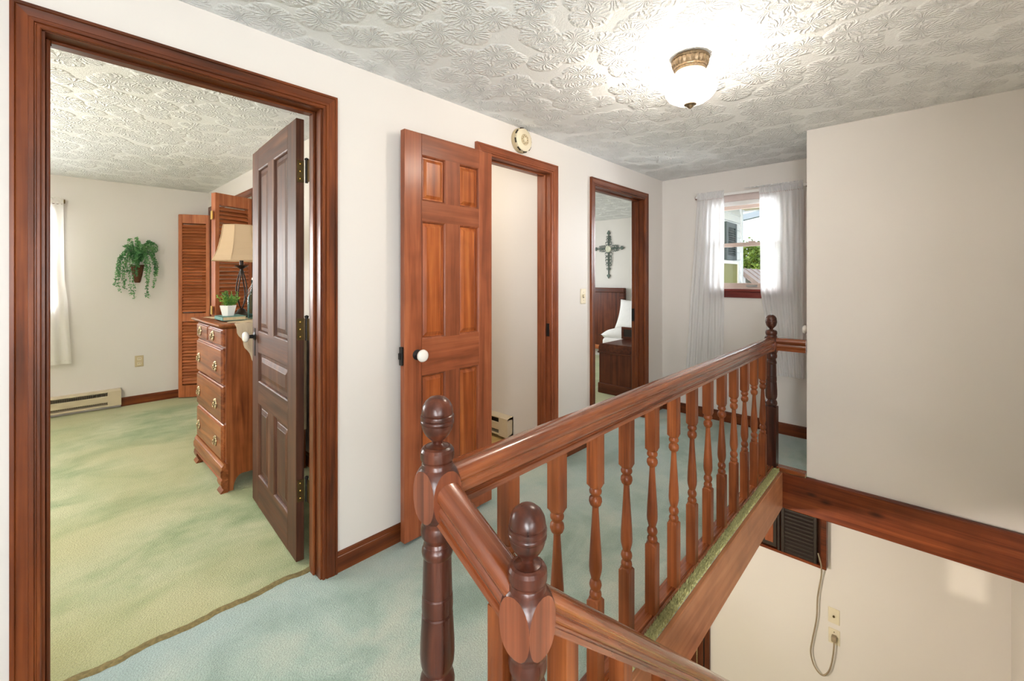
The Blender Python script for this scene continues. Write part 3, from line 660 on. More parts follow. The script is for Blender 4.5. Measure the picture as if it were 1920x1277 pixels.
bs = balmesh(0.86, sl)
for i in range(9):
    x = 0.706 + 0.224 * i; zt = 0.715 - (x - 0.663) * sl - 0.085
    inst('baluster', bs, bal, (x - 1.99, NC[1] - 0.755, zt - 0.86))

# ------------------------------------------------------------------ ceiling light
cl = thing('ceiling_light', 'small ribbed glass globe ceiling light with antique brass fitting', 'ceiling light', (1.937, 0.743, CH))
c = (1.937, 0.743)
obj('canopy', lathe(B(), [(0.074, CH), (0.079, CH - .006), (0.080, CH - .012), (0.077, CH - .016)], c, 48), M['fitting'], cl, 40)
obj('fluted_band', lathe(B(), [(0.075, CH - .015), (0.077, CH - .022), (0.072, CH - .040), (0.069, CH - .044)], c, 96, ribs=(24, 0.03)), M['fitting'], cl, 40)
obj('gallery', lathe(B(), [(0.069, CH - .043), (0.070, CH - .050), (0.064, CH - .052), (0.064, CH - .064), (0.062, CH - .066)], c, 40), M['fitting'], cl, 40)
gp = [(0.061, CH - .060), (0.063, CH - .074), (0.078, CH - .084), (0.096, CH - .100), (0.107, CH - .120), (0.110, CH - .138), (0.105, CH - .158), (0.090, CH - .178), (0.066, CH - .194), (0.038, CH - .204), (0.012, CH - .207)]
obj('globe', lathe(B(), gp, c, 48), M['globe'], cl, 60)
obj('finial', lathe(B(), [(0.026, CH - .206), (0.027, CH - .209), (0.015, CH - .213), (0.011, CH - .220), (0.004, CH - .226)], c, 20), M['fitting'], cl, 40)
obj('bulb', lathe(B(), [(0.012, CH - .070), (0.015, CH - .090), (0.028, CH - .112), (0.032, CH - .130), (0.026, CH - .150), (0.010, CH - .162)], c, 20), M['bulb'], cl, 60)
point('hall_lamp', (c[0], c[1], CH - 0.125), 29, (1, 0.89, 0.76), 0.05)
# unseen lamps of the bedroom and the downstairs room
def dome_lamp(name, label, x, y, z, energy, col):
    t = thing(name, label, 'ceiling light', (x, y, z))
    obj('base', lathe(B(), [(0.09, z), (0.09, z - .02), (0.08, z - .03)], (x, y), 24), M['fitting'], t, 40)
    obj('bulb', lathe(B(), [(0.012, z - .03), (0.03, z - .07), (0.03, z - .09), (0.01, z - .11)], (x, y), 16), M['bulb'], t, 60)
    point(name + '_light', (x, y, z - 0.16), energy, col, 0.05)
dome_lamp('bedroom_ceiling_lamp', 'bare bulb ceiling lamp in the green bedroom, beside its door', -0.75, 3.4, CH, 26, (1, 0.91, 0.78))
dome_lamp('lower_ceiling_lamp', 'bare bulb ceiling lamp downstairs under the hall floor', 1.7, 1.25, CL - 0.012, 58, (1, 0.89, 0.79))
dome_lamp('washroom_fill_lamp', 'added bare bulb lamp lighting the small room behind the six-panel door', 1.75, 2.9, CH, 9, (1, 0.90, 0.76))  # unseen lamp added to light the room through the middle doorway

# ------------------------------------------------------------------ smoke detector, switch, outlets
sd = thing('smoke_detector', 'round cream smoke detector above the middle doorway', 'smoke detector', (2.084, WY, 2.198))
def disc(bm, prof, cx, cz, y, seg=32):
    rings = []
    for r, t in prof: rings.append([(cx + r * math.cos(2 * math.pi * i / seg), y - t, cz + r * math.sin(2 * math.pi * i / seg)) for i in range(seg)])
    return loft(bm, rings)
obj('base', disc(B(), [(0.078, 0), (0.080, 0.004), (0.080, 0.020), (0.077, 0.026)], 2.084, 2.198, WY), M['ivorydark'], sd, 40)
obj('cover', disc(B(), [(0.072, 0.0255), (0.074, 0.030), (0.072, 0.042), (0.066, 0.047)], 2.084, 2.198, WY), M['ivory'], sd, 40)
obj('grille', disc(B(), [(0.036, 0.0470), (0.036, 0.0485), (0.034, 0.0490)], 2.084, 2.198, WY), M['ivorydark'], sd, 40)
obj('button', disc(B(), [(0.014, 0.0488), (0.014, 0.0515), (0.012, 0.0525)], 2.084, 2.198, WY), M['ivory'], sd, 40)
for k in range(8):
    a = k * math.pi / 4 + 0.2
    b = bx(-0.015, 0.015, -0.003, 0.003, -0.004, 0.004); o = obj('vent_slot', b, M['slot'], sd, local=True)
    o.matrix_local = Matrix.Translation((0.0745 * math.cos(a), -0.034, 0.0745 * math.sin(a))) @ Matrix.Rotation(-a + math.pi / 2, 4, 'Y')
for k in range(10):
    a = k * 0.63
    o = obj('sound_hole', bx(-0.0022, 0.0022, -0.001, 0.001, -0.0022, 0.0022), M['slot'], sd, local=True); rr = 0.022 + 0.006 * (k % 2)
    o.location = (rr * math.cos(a), -0.0490, rr * math.sin(a))
ls = thing('light_switch', 'ivory toggle light switch beside the farthest doorway', 'light switch', (2.81, WY, 1.17))
obj('plate', bx(2.775, 2.845, WY - 0.006, WY, 1.112, 1.228, bev=0.003), M['ivory'], ls)
obj('toggle', bx(2.805, 2.815, WY - 0.018, WY - 0.005, 1.163, 1.186, bev=0.002), M['ivory'], ls)
obj('toggle_slot', bx(2.802, 2.818, WY - 0.0065, WY - 0.0055, 1.157, 1.183), M['slot'], ls)
for z in (1.14, 1.20): obj('screw', bx(2.808, 2.812, WY - 0.0068, WY - 0.0055, z - .002, z + .002), M['hinge'], ls)
ol = thing('wall_outlet', 'ivory double wall outlet below the hanging plant', 'outlet', (0.63, BY1, 0.443))
obj('plate', bx(0.595, 0.665, BY1 - 0.006, BY1, 0.385, 0.501, bev=0.003), M['ivorydark'], ol)
for z in (0.468, 0.418):
    q = obj('socket', bx(0.613, 0.647, BY1 - 0.009, BY1 - 0.005, z - 0.015, z + 0.015, bev=0.003), M['ivory'], ol)
    for x in (0.624, 0.636): obj('slot', bx(x - .0015, x + .0015, BY1 - 0.0098, BY1 - 0.0085, z - 0.003, z + 0.007), M['slot'], q)
XL = FX
cx = thing('cable_plate', 'ivory coaxial wall plate above the plugged outlet', 'wall plate', (XL, 0.50, -1.345))
obj('plate', bx(XL - 0.006, XL, 0.462, 0.536, -1.405, -1.285, bev=0.003), M['ivory'], cx)
o = obj('jack', lathe(B(), [(0.007, 0), (0.007, 0.012), (0.004, 0.013)], seg=14), M['hinge'], cx, 40, local=True); o.matrix_local = Matrix.Translation((-0.005, -0.001, 0)) @ Matrix.Rotation(R(-90), 4, 'Y')
po = thing('power_outlet', 'ivory single outlet with a taupe plug in it', 'outlet', (XL, 0.498, -1.505))
obj('plate', bx(XL - 0.006, XL, 0.460, 0.534, -1.565, -1.445, bev=0.003), M['ivory'], po)
obj('screw', bx(XL - 0.0075, XL - 0.005, 0.494, 0.500, -1.472, -1.466), M['hinge'], po)

# ------------------------------------------------------------------ wall air conditioner downstairs
ac = thing('air_conditioner', 'wood-fronted wall air conditioner with dark louvres below the beam', 'air conditioner', (XL, 0.85, -0.975))
zb = -0.975
obj('cabinet', bx(XL - 0.03, XL, 0.538, 1.35, zb, -0.45), W['mahoZ'], ac)
obj('side_casing', bx(XL - 0.075, XL - 0.03, 0.538, 0.575, zb, -0.45, bev=0.004), W['beam'], ac)
obj('bottom_casing', bx(XL - 0.075, XL - 0.03, 0.575, 1.35, zb, zb + 0.022, bev=0.003), W['beam'], ac)
g = obj('louvre_frame', bx(XL - 0.062, XL - 0.030, 0.60, 0.845, zb + 0.022, -0.45), M['acdark'], ac)
for (ya, yb) in ((0.600, 0.622), (0.822, 0.845), (0.855, 0.872)): obj('upright', bx(XL - 0.076, XL - 0.055, ya, yb, zb + 0.024, -0.45, bev=0.003), M['acdark'], ac)
me = mesh_of('louvre', loft(B(), [[(x, y, z) for x, z in ((-.010, -.006), (-.006, -.009), (.010, .006), (.006, .009))] for y in (0, 0.198)]), M['acdark'])
for i in range(16): inst('louvre', me, g, (-0.066, 0.624 - 0.85, 0.05 + i * 0.031))
for (ya, yb) in ((0.880, 0.985), (1.000, 1.105), (1.12, 1.225)):
    p = obj('front_panel', bx(XL - 0.060, XL - 0.03, ya, yb, zb + 0.03, -0.45, bev=0.003), M['acdark'], ac)
    obj('panel_inset', bx(XL - 0.066, XL - 0.058, ya + 0.024, yb - 0.020, zb + 0.065, -0.48, bev=0.002), W['doorZ'], p)
cp = [(4.15, .592, -.861), (4.14, .571, -.941), (4.18, .575, -1.048), (4.18, .599, -1.229), (4.18, .606, -1.402), (4.18, .634, -1.588), (4.18, .645, -1.689), (4.18, .627, -1.776), (4.18, .589, -1.825), (4.18, .554, -1.820), (4.18, .52, -1.752), (4.178, .5, -1.636), (4.178, .493, -1.545), (4.182, .495, -1.505)]
obj('power_cord', tube(B(), smoothpts(cp, 6), 0.0055, 8), M['cordm'], ac, 60)
obj('plug', bx(4.175, 4.214, 0.478, 0.512, -1.530, -1.487, bev=0.007, seg=2), M['cordm'], ac, 40)

# ------------------------------------------------------------------ baseboard heaters
def heater(name, label, f, L, fins):
    r = thing(name, label, 'heater', f(L / 2, 0, 0))
    prof = [(0, .03), (0, .19), (.045, .185), (.062, .178), (.062, .170), (.010, .170), (.010, .055), (.055, .045), (.055, .03)]
    obj('housing', loft(B(), [[f(0, t, z) for t, z in prof], [f(L, t, z) for t, z in prof]]), M['heater'], r)
    p2 = [(.056, .075), (.062, .075), (.066, .132), (.060, .136)]
    obj('front_cover', loft(B(), [[f(0.09, t, z) for t, z in p2], [f(L - 0.09, t, z) for t, z in p2]]), M['heater'], r)
    for a in (0, L - 0.10):
        p3 = [(0, .03), (0, .191), (.046, .187), (.066, .178), (.067, .03)]
        obj('end_cap', loft(B(), [[f(a, t, z) for t, z in p3], [f(a + 0.10, t, z) for t, z in p3]]), M['heater'], r)
    b = B()
    for i in range(fins):
        a = 0.11 + (L - 0.22) * i / (fins - 1); q = [(.014, .062), (.050, .062), (.050, .160), (.014, .160)]
        loft(b, [[f(a, t, z) for t, z in q], [f(a + 0.0012, t, z) for t, z in q]])
    k = obj('fins', b, M['fin'], r); k['kind'] = 'stuff'
heater('bedroom_heater', 'long beige baseboard heater under the bedroom curtain', lambda a, t, z: (-1.515 + a, BY1 - t, z), 2.0, 120)
heater('washroom_heater', 'beige baseboard heater seen through the middle doorway', lambda a, t, z: (2.56 - t, 2.40 + a, z), 1.5, 90)

# ------------------------------------------------------------------ windows and curtains
w1 = thing('window_1', 'small double-hung hall window between the white curtains', 'window', (FX + 0.05, 1.10, 1.21), kind='structure')
y0, y1, z0, z1 = WIN1
for (ya, yb) in ((y0, y0 + 0.035), (y1 - 0.035, y1)): obj('side_jamb', bx(FX + 0.0, FX + 0.12, ya, yb, z0, z1), M['vinylwhite'], w1)
obj('head_jamb', bx(FX + 0.0, FX + 0.12, y0, y1, z1 - 0.012, z1), M['vinylwhite'], w1)
obj('head_casing', bx(FX - 0.018, FX, y0 - 0.06, y1 + 0.06, z1, z1 + 0.062, bev=0.004), M['mauve'], w1)
obj('head_stop', bx(FX + 0.0, FX + 0.03, y0 + 0.035, y1 - 0.035, z1 - 0.035, z1 - 0.012), M['vinylwhite'], w1)
for (ya, yb) in ((y0 - 0.06, y0), (y1, y1 + 0.06)): obj('side_casing', bx(FX - 0.018, FX, ya, yb, z0, z1, bev=0.004), W['mahoZ'], w1)
obj('stool', bx(FX - 0.045, FX + 0.02, y0 - 0.07, y1 + 0.07, z0 - 0.022, z0 - 0.002, bev=0.004), M['redstool'], w1)
obj('apron', bx(FX - 0.016, FX, y0 - 0.05, y1 + 0.05, z0 - 0.080, z0 - 0.022, bev=0.003), M['redstool'], w1)
ZM = 1.612
for (nm, xx, za, zb_) in (('upper_sash', FX + 0.075, ZM - 0.016, z1 - 0.03), ('lower_sash', FX + 0.045, z0, ZM + 0.016)):
    b = B(); x0_, x1_ = xx - 0.014, xx + 0.014
    bh = 0.05 if nm == 'lower_sash' else 0.032
    box(b, x0_, x1_, y0 + 0.035, y1 - 0.035, za, za + bh); box(b, x0_, x1_, y0 + 0.035, y1 - 0.035, zb_ - 0.032, zb_)
    box(b, x0_, x1_, y0 + 0.035, y0 + 0.07, za + bh, zb_ - 0.032); box(b, x0_, x1_, y1 - 0.07, y1 - 0.035, za + bh, zb_ - 0.032)
    s = obj(nm, b, M['sashtan'], w1)
    obj('pane', bx(xx - 0.002, xx + 0.002, y0 + 0.068, y1 - 0.068, za + bh - .002, zb_ - 0.03), M['glass'], s)
    if nm == 'lower_sash':
        obj('sash_lift', bx(x0_ - 0.008, x0_, 1.045, 1.135, za + 0.016, za + 0.036, bev=0.002), M['silver'], s)
        obj('sash_lock', bx(x0_ - 0.002, x1_ + 0.01, 1.06, 1.12, zb_, zb_ + 0.012, bev=0.003), M['sashtan'], s)
for (n, (xa, xb, za, zb_), lab) in ((2, WIN2, 'bedroom window behind the cream curtain'), (4, WIN4, 'second bedroom window added further along the heater wall for light')):
    w2 = thing('window_%d' % n, lab, 'window', ((xa + xb) / 2, BY1 + 0.06, za), kind='structure')
    b = B(); box(b, xa, xa + 0.05, BY1, BY1 + 0.1, za, zb_); box(b, xb - 0.05, xb, BY1, BY1 + 0.1, za, zb_); box(b, xa, xb, BY1, BY1 + 0.1, za, za + 0.05); box(b, xa, xb, BY1, BY1 + 0.1, zb_ - 0.05, zb_); box(b, xa, xb, BY1 + 0.03, BY1 + 0.07, 1.37, 1.41)
    obj('frame', b, M['vinylwhite'], w2); obj('pane', bx(xa + 0.05, xb - 0.05, BY1 + 0.048, BY1 + 0.052, za + 0.05, zb_ - 0.05), M['glass'], w2)
    casing_pts = [(xa - 0.06, xa, za - 0.06, zb_ + 0.06), (xb, xb + 0.035, za - 0.06, zb_ + 0.045), (xa, xb, zb_, zb_ + 0.06), (xa, xb, za - 0.06, za)]
    for (a, c_, e, g_) in casing_pts: obj('casing', bx(a, c_, BY1 - 0.018, BY1, e, g_, bev=0.003), W['casingZ'], w2)
wb = thing('window_5', 'large window added behind the viewer to let in daylight', 'window', (X0 - 0.06, -1.15, 0.85), kind='structure')  # unseen window added to bring light into the hall
b = B(); box(b, X0 - 0.1, X0, BW[0], BW[0] + 0.05, BW[2], BW[3]); box(b, X0 - 0.1, X0, BW[1] - 0.05, BW[1], BW[2], BW[3]); box(b, X0 - 0.1, X0, BW[0], BW[1], BW[2], BW[2] + 0.05); box(b, X0 - 0.1, X0, BW[0], BW[1], BW[3] - 0.05, BW[3])
obj('frame', b, M['vinylwhite'], wb); obj('pane', bx(X0 - 0.052, X0 - 0.048, BW[0] + 0.05, BW[1] - 0.05, BW[2] + 0.05, BW[3] - 0.05), M['glass'], wb)

ws = thing('window_6', 'side window added behind the viewer to let in daylight', 'window', (-0.55, -2.25, 0.85), kind='structure')  # unseen side window added for light on the left wall and ceiling
b = B(); box(b, -1.15, -1.10, -2.3, -2.2, 0.85, 2.05); box(b, 0.0, 0.05, -2.3, -2.2, 0.85, 2.05); box(b, -1.15, 0.05, -2.3, -2.2, 0.85, 0.90); box(b, -1.15, 0.05, -2.3, -2.2, 2.0, 2.05)
obj('frame', b, M['vinylwhite'], ws); obj('pane', bx(-1.10, 0.0, -2.252, -2.248, 0.90, 2.0), M['glass'], ws)
def curtain(name, label, f, edges, folds, amp, mat, header, seed, cat='curtain', group=None):
    """edges: list of (z, a_left, a_right); f(a, out, z)."""
    random.seed(seed); nu, nv = folds * 10, 44
    ph = [random.uniform(-0.5, 0.5) for _ in range(folds + 2)]; am = [random.uniform(0.6, 1.25) for _ in range(folds + 2)]
    zt, zb_ = edges[0][0], edges[-1][0]
    def sheet(za, zb2, n, header_part):
        b = B(); rows = []
        for j in range(n + 1):
            z = za + (zb2 - za) * j / n
            for e0, e1 in zip(edges, edges[1:]):
                if e1[0] <= z <= e0[0] + 1e-6: break
            k = (e0[0] - z) / max(1e-6, e0[0] - e1[0]); L = e0[1] + (e1[1] - e0[1]) * k; Rr = e0[2] + (e1[2] - e0[2]) * k
            row = []; dn = (zt - z) / (zt - zb_)
            for i in range(nu + 1):
                s = i / nu; q = s * folds; qi = int(q)
                if header_part: o = -0.016 + 0.006 * math.sin(q * 6.283 * 3 + ph[qi]) + 0.003 * math.sin(z * 160 + i)
                else: o = amp * (0.45 + 0.55 * dn) * am[qi] * math.sin(q * 6.283 + ph[qi] * (0.3 + dn)) + 0.004 * math.sin(z * 9 + q * 3)
                row.append(b.verts.new(f(L + (Rr - L) * s, o, z + (0.004 * math.sin(q * 19) if j == 0 else 0))))
            rows.append(row)
        for p, q in zip(rows, rows[1:]):
            for i in range(nu): b.faces.new((p[i], p[i + 1], q[i + 1], q[i]))
        return b
    r = thing(name, label, cat, f((edges[-1][1] + edges[-1][2]) / 2, 0, zb_), 0, group)
    obj('drape', sheet(zt - header, zb_ + 0.03, nv, False), mat, r, 80)
    obj('gathered_header', sheet(zt + 0.012, zt - header, 8, True), mat, r, 80)
    hem = sheet(zb_ + 0.03, zb_ - 0.001, 2, False); obj('hem', hem, mat, r, 80)
    return r
FH = lambda a, o, z: (FX - 0.075 + o, a, z)
curtain('curtain', 'white sheer curtain at the hall window, nearer the farthest doorway', FH, [(2.085, 1.518, 1.285), (1.2, 1.58, 1.287), (0.455, 1.628, 1.293)], 6, 0.016, M['sheer'], 0.055, 11, group='white hall window curtains')
curtain('curtain', 'white sheer curtain at the hall window, beside the blank cream wall', FH, [(2.085, 1.005, 0.687), (1.2, 0.995, 0.685), (0.50, 0.900, 0.683)], 7, 0.016, M['sheer'], 0.055, 12, group='white hall window curtains')
rod = thing('curtain_rod', 'slim white curtain rod over the hall window', 'curtain rod', (FX - 0.075, 1.10, 2.06))
obj('bar', bx(FX - 0.079, FX - 0.073, 0.665, 1.54, 2.050, 2.074, bev=0.002), M['vinylwhite'], rod)
for y in (0.667, 1.538): obj('bracket', bx(FX - 0.078, FX, y - 0.004, y + 0.004, 2.045, 2.075), W['mahoZ'], rod)
FB = lambda a, o, z: (a, BY1 - 0.070 + o, z)
curtain('curtain', 'cream curtain hanging at the bedroom window above the heater', FB, [(2.055, -0.42, 0.078), (1.3, -0.42, 0.085), (1.1, -0.42, 0.105), (0.50, -0.40, 0.132)], 6, 0.013, M['cream'], 0.05, 13)
rod = thing('curtain_rod', 'thin brass curtain rod over the bedroom window', 'curtain rod', (-0.5, BY1 - 0.07, 2.03))
obj('bar', bx(-1.20, 0.085, BY1 - 0.073, BY1 - 0.068, 2.022, 2.045, bev=0.002), M['ivorydark'], rod); obj('bracket', bx(0.082, 0.09, BY1 - 0.075, BY1, 2.02, 2.05), M['hinge'], rod)

# ------------------------------------------------------------------ dresser
DX, DY0, DY1, DZ = 0.722, 3.095, 3.800, 1.02
dr = thing('dresser', 'honey-brown wood chest of drawers with ornate brass pulls', 'dresser', (0.97, 3.45, 0))
b = bx(DX + 0.015, 1.205, DY0 + 0.03, DY1 - 0.03, 0.10, DZ - 0.022)
obj('carcass', b, W['dresserZ'], dr)
for (ya, yb) in ((DY0, DY0 + 0.03), (DY1 - 0.03, DY1)):               # shaped side panels with an arched cut at the floor
    prof = [(DX + 0.012, 0), (DX + 0.05, 0)] + [(DX + 0.05 + 0.05 * (1 - math.cos(a * math.pi / 12)) , 0.09 * math.sin(a * math.pi / 12)) for a in range(1, 7)] + [(1.205 - 0.05 - 0.05 * (1 - math.cos(a * math.pi / 12)), 0.09 * math.sin(a * math.pi / 12)) for a in range(6, 0, -1)] + [(1.155, 0), (1.205, 0), (1.205, DZ - 0.022), (DX + 0.012, DZ - 0.022)]
    obj('side_panel', loft(B(), [[(x, ya, z) for x, z in prof], [(x, yb, z) for x, z in prof]]), W['dresserZ'], dr)
tp = [(0, 0), (.006, .004), (.010, .010), (.020, .014), (.030, .022), (.028, .030), (.020, .033)]
rings = []
for (o, z) in [(0.0, -.022), (.008, -.018), (.018, -.012), (.030, -.006), (.034, .002), (.030, .008), (.024, .010)]:
    rings.append([(DX - o, DY0 - o * .8, DZ + z), (1.21, DY0 - o * .8, DZ + z), (1.21, DY1 + o * .8, DZ + z), (DX - o, DY1 + o * .8, DZ + z)])
obj('top', loft(B(), rings), W['dresserY'], dr, 50)
def pull(parent, y, z):
    b = B(); x = DX - 0.012
    for k in range(10):                                             # pierced ring of scrolls
        a = k * 0.628; cy, cz = y + 0.024 * math.cos(a), z + 0.024 * math.sin(a)
        bmesh.ops.create_icosphere(b, subdivisions=1, radius=0.0085 + 0.003 * (k % 2), matrix=Matrix.Translation((x, cy, cz)) @ Matrix.Diagonal((0.5, 1, 1, 1)))
    bmesh.ops.create_icosphere(b, subdivisions=2, radius=0.007, matrix=Matrix.Translation((x - 0.008, y, z + 0.004)))
    tube(b, [(x - 0.010, y + 0.017 * math.cos(a * 0.785), z - 0.006 + 0.015 * math.sin(a * 0.785)) for a in range(4, 9)], 0.003, 6)
    tube(b, [(x + 0.012, y, z), (x - 0.010, y, z)], 0.005, 8)
    n0 = len(b.faces)
    loft(b, [[(xx, y + rr * math.cos(k * 0.5236), z + rr * math.sin(k * 0.5236)) for k in range(12)] for xx, rr in ((x + 0.006, 0.020), (x - 0.001, 0.018))])
    b.faces.ensure_lookup_table()
    for f in b.faces[n0:]: f.material_index = 1
    pq = obj('pull', b, M['pull'], parent, 60); pq.data.materials.append(M['slot'])
def drawer(ya, yb, za, zb_, ps):
    rs = []
    for (i, x) in ((0, DX + 0.016), (0, DX + 0.004), (.004, DX + 0.0), (.008, DX - 0.001), (.011, DX - 0.008), (.014, DX - 0.009)):
        rs.append([(x, ya + i, za + i), (x, yb - i, za + i), (x, yb - i, zb_ - i), (x, ya + i, zb_ - i)])
    d = obj('drawer', loft(B(), rs), W['dresserY'], dr)
    for (py, pz) in ps: pull(d, py, pz)
drawer(3.465, 3.775, 0.888, 0.994, [(3.655, 0.943)]); drawer(3.115, 3.452, 0.888, 0.994, [(3.315, 0.940)])
for (za, zb_, pz) in ((0.652, 0.878, 0.754), (0.417, 0.642, 0.518), (0.186, 0.407, 0.283)): drawer(3.115, 3.775, za, zb_, [(3.695, pz), (3.250, pz)])
pl = [(DX + 0.02, .178), (DX - 0.004, .178), (DX - 0.006, .168), (DX - 0.014, .160), (DX - 0.014, .146), (DX - 0.020, .136), (DX - 0.020, .105), (DX - 0.012, .085), (DX - 0.018, .075), (DX + 0.02, .075)]
obj('plinth', loft(B(), [[(x, DY0 - 0.012, z) for x, z in pl], [(x, DY1 + 0.012, z) for x, z in pl]]), W['dresserY'], dr, 40)
ft = [(DX + 0.02, .078), (DX - 0.016, .078), (DX - 0.020, .060), (DX - 0.012, .035), (DX - 0.004, .022), (DX - 0.018, .006), (DX - 0.020, .0), (DX + 0.02, 0)]
for (ya, yb) in ((DY0 - 0.010, DY0 + 0.075), (DY1 - 0.075, DY1 + 0.010)): obj('foot', loft(B(), [[(x, ya, z) for x, z in ft], [(x, yb, z) for x, z in ft]]), W['dresserY'], dr, 40)
TZ = DZ + 0.0102
# runner
rn = thing('lace_runner', 'fringed beige lace runner draped over the dresser side', 'table runner', (1.0, 3.1, TZ))
b = B(); rows = []
for j in range(30):
    y = 3.056 + (3.70 - 3.056) * j / 29; row = []
    for i in range(25):
        s = i / 24; xl = 0.77 + 0.014 * math.sin(j * 1.1) - 0.03 * (j / 29); x = xl + (1.19 - xl) * s
        row.append(b.verts.new((x, y, TZ + 0.003 + 0.0015 * math.sin(i * 1.9 + j * 1.3))))
    rows.append(row)
for p, q in zip(rows, rows[1:]):
    for i in range(24): b.faces.new((p[i], p[i + 1], q[i + 1], q[i]))
obj('cloth_top', b, M['lace'], rn, 80)
b = B(); rows = []
for j in range(40):
    z = TZ + 0.003 - (TZ - 0.28) * j / 39; row = []
    k = max(0.0, min(1, (TZ - z) / 0.24)); xl = 0.765 + (0.868 - 0.765) * k ** 1.2 + 0.005 * math.sin(j * 1.4)
    for i in range(41):
        s = i / 40; x = xl + (1.19 - xl) * s
        row.append(b.verts.new((x, 3.056 - 0.008 - 0.012 * min(1, j / 4) * (0.6 + 0.5 * math.sin(x * 190 + 0.3 * math.sin(z * 9))), z)))
    rows.append(row)
for p, q in zip(rows, rows[1:]):
    for i in range(40): b.faces.new((p[i], p[i + 1], q[i + 1], q[i]))
obj('hanging_end', b, M['lace'], rn, 80)
# books
RZ = TZ + 0.0065
def book(label, x0, x1, y0, y1, z, h, cover):
    t = thing('book', label, 'book', ((x0 + x1) / 2, (y0 + y1) / 2, z))
    obj('cover', box(box(bx(x0, x1, y0, y1, z, z + 0.003), x0, x1, y0, y1, z + h - 0.003, z + h), x0, x0 + 0.003, y0, y1, z, z + h), cover, t)
    obj('pages', bx(x0 + 0.003, x1 - 0.004, y0 + 0.004, y1 - 0.004, z + 0.003, z + h - 0.003), M['paper'], t)
book('teal cloth book lying under the small potted plant', 0.745, 0.880, 3.225, 3.42, RZ, 0.026, M['teal'])
# potted plant
pp = thing('potted_plant', 'small white pot of bright green sprigs on the teal book', 'potted plant', (0.800, 3.325, RZ + 0.026))
pz = RZ + 0.026
hexr = lambda r, z: [(0.800 + r * math.cos(k * math.pi / 3 + 0.25), 3.325 + r * math.sin(k * math.pi / 3 + 0.25), z) for k in range(6)]
obj('pot', loft(B(), [hexr(.036, pz), hexr(.053, pz + .068), hexr(.048, pz + .068), hexr(.046, pz + .058)]), M['pot'], pp)
random.seed(21)
def leafquad(b, p, d, n, L, w):
    d = d.normalized(); s = d.cross(n).normalized() * w
    v = [b.verts.new(p), b.verts.new(p + d * L * 0.5 + s), b.verts.new(p + d * L), b.verts.new(p + d * L * 0.5 - s)]
    b.faces.new(v)
def rv(): return Vector((random.uniform(-1, 1), random.uniform(-1, 1), random.uniform(-1, 1)))
for k in range(26):
    a = random.uniform(0, 6.28); sp = random.uniform(0.1, 1.0); H = random.uniform(0.055, 0.105) * (1.15 - 0.4 * sp)
    base = Vector((0.800 + 0.025 * math.cos(a) * sp, 3.325 + 0.025 * math.sin(a) * sp, pz + 0.06)); tip = base + Vector((0.065 * sp * math.cos(a), 0.065 * sp * math.sin(a), H))
    b = B(); tube(b, [base, (base + tip) / 2 + Vector((0, 0, .006)), tip], 0.0012, 4)
    for i in range(34):
        t = random.uniform(0.15, 1); p = base.lerp(tip, t); d = rv() + (tip - base).normalized() * 0.7; leafquad(b, p, d, rv(), random.uniform(.010, .018), .0028)
    obj('sprig', b, M['sprig'], pp)
# lamp
LX, LY = 0.923, 3.50
lp = thing('table_lamp', 'bronze iron table lamp with a flared beige cloth shade', 'lamp', (LX, LY, RZ))
obj('base', lathe(B(), [(0.075, RZ), (0.078, RZ + .008), (0.070, RZ + .016), (0.045, RZ + .022), (0.030, RZ + .036), (0.022, RZ + .052), (0.012, RZ + .060)], (LX, LY), 28), M['bronze'], lp, 40)
for k in range(4):
    a = k * math.pi / 2 + 0.5; z1_ = RZ + 0.345; pts = []
    for i in range(13):
        t = i / 12; rr = 0.004 + 0.034 * max(0.0, math.sin(math.pi * t ** 0.8)) ** 1.2; aa = a + 0.6 * t
        pts.append((LX + rr * math.cos(aa), LY + rr * math.sin(aa), RZ + 0.055 + (z1_ - RZ - 0.055) * t))
    obj('stem_rod', tube(B(), pts, 0.0042, 8), M['bronze'], lp, 60)
obj('drip_dish', lathe(B(), [(0.006, RZ + .335), (0.030, RZ + .352), (0.044, RZ + .360), (0.043, RZ + .363), (0.020, RZ + .358), (0.008, RZ + .358)], (LX, LY), 24), M['bronze'], lp, 40)
obj('socket', lathe(B(), [(0.010, RZ + .356), (0.012, RZ + .375), (0.012, RZ + .43), (0.006, RZ + .435)], (LX, LY), 16), M['bronze'], lp, 40)
zb_, zt_ = RZ + 0.395, RZ + 0.640
b = B(); rings = []
for (r, z) in ((.186, zb_), (.187, zb_ + .006), (.168, zb_ + .035), (.150, zb_ + .08), (.137, zb_ + .13), (.126, zb_ + .185), (.118, zt_ - .006), (.118, zt_)):
    rings.append([(LX + r * math.cos(k * math.pi / 4 + 0.2), LY + r * math.sin(k * math.pi / 4 + 0.2), z) for k in range(8)])
loft(b, rings, cap=False); obj('shade', b, M['shade'], lp)
b = B()
for k in range(8):
    pts = [(LX + (r + .001) * math.cos(k * math.pi / 4 + 0.2), LY + (r + .001) * math.sin(k * math.pi / 4 + 0.2), z) for (r, z) in ((.186, zb_), (.150, zb_ + .08), (.126, zb_ + .185), (.118, zt_))]
    tube(b, pts, 0.0022, 5)
for (r, z) in ((.186, zb_), (.118, zt_)):
    tube(b, [(LX + r * math.cos(k * math.pi / 4 + 0.2), LY + r * math.sin(k * math.pi / 4 + 0.2), z) for k in range(9)], 0.003, 5)
obj('piping', b, M['shade'], lp, 60)
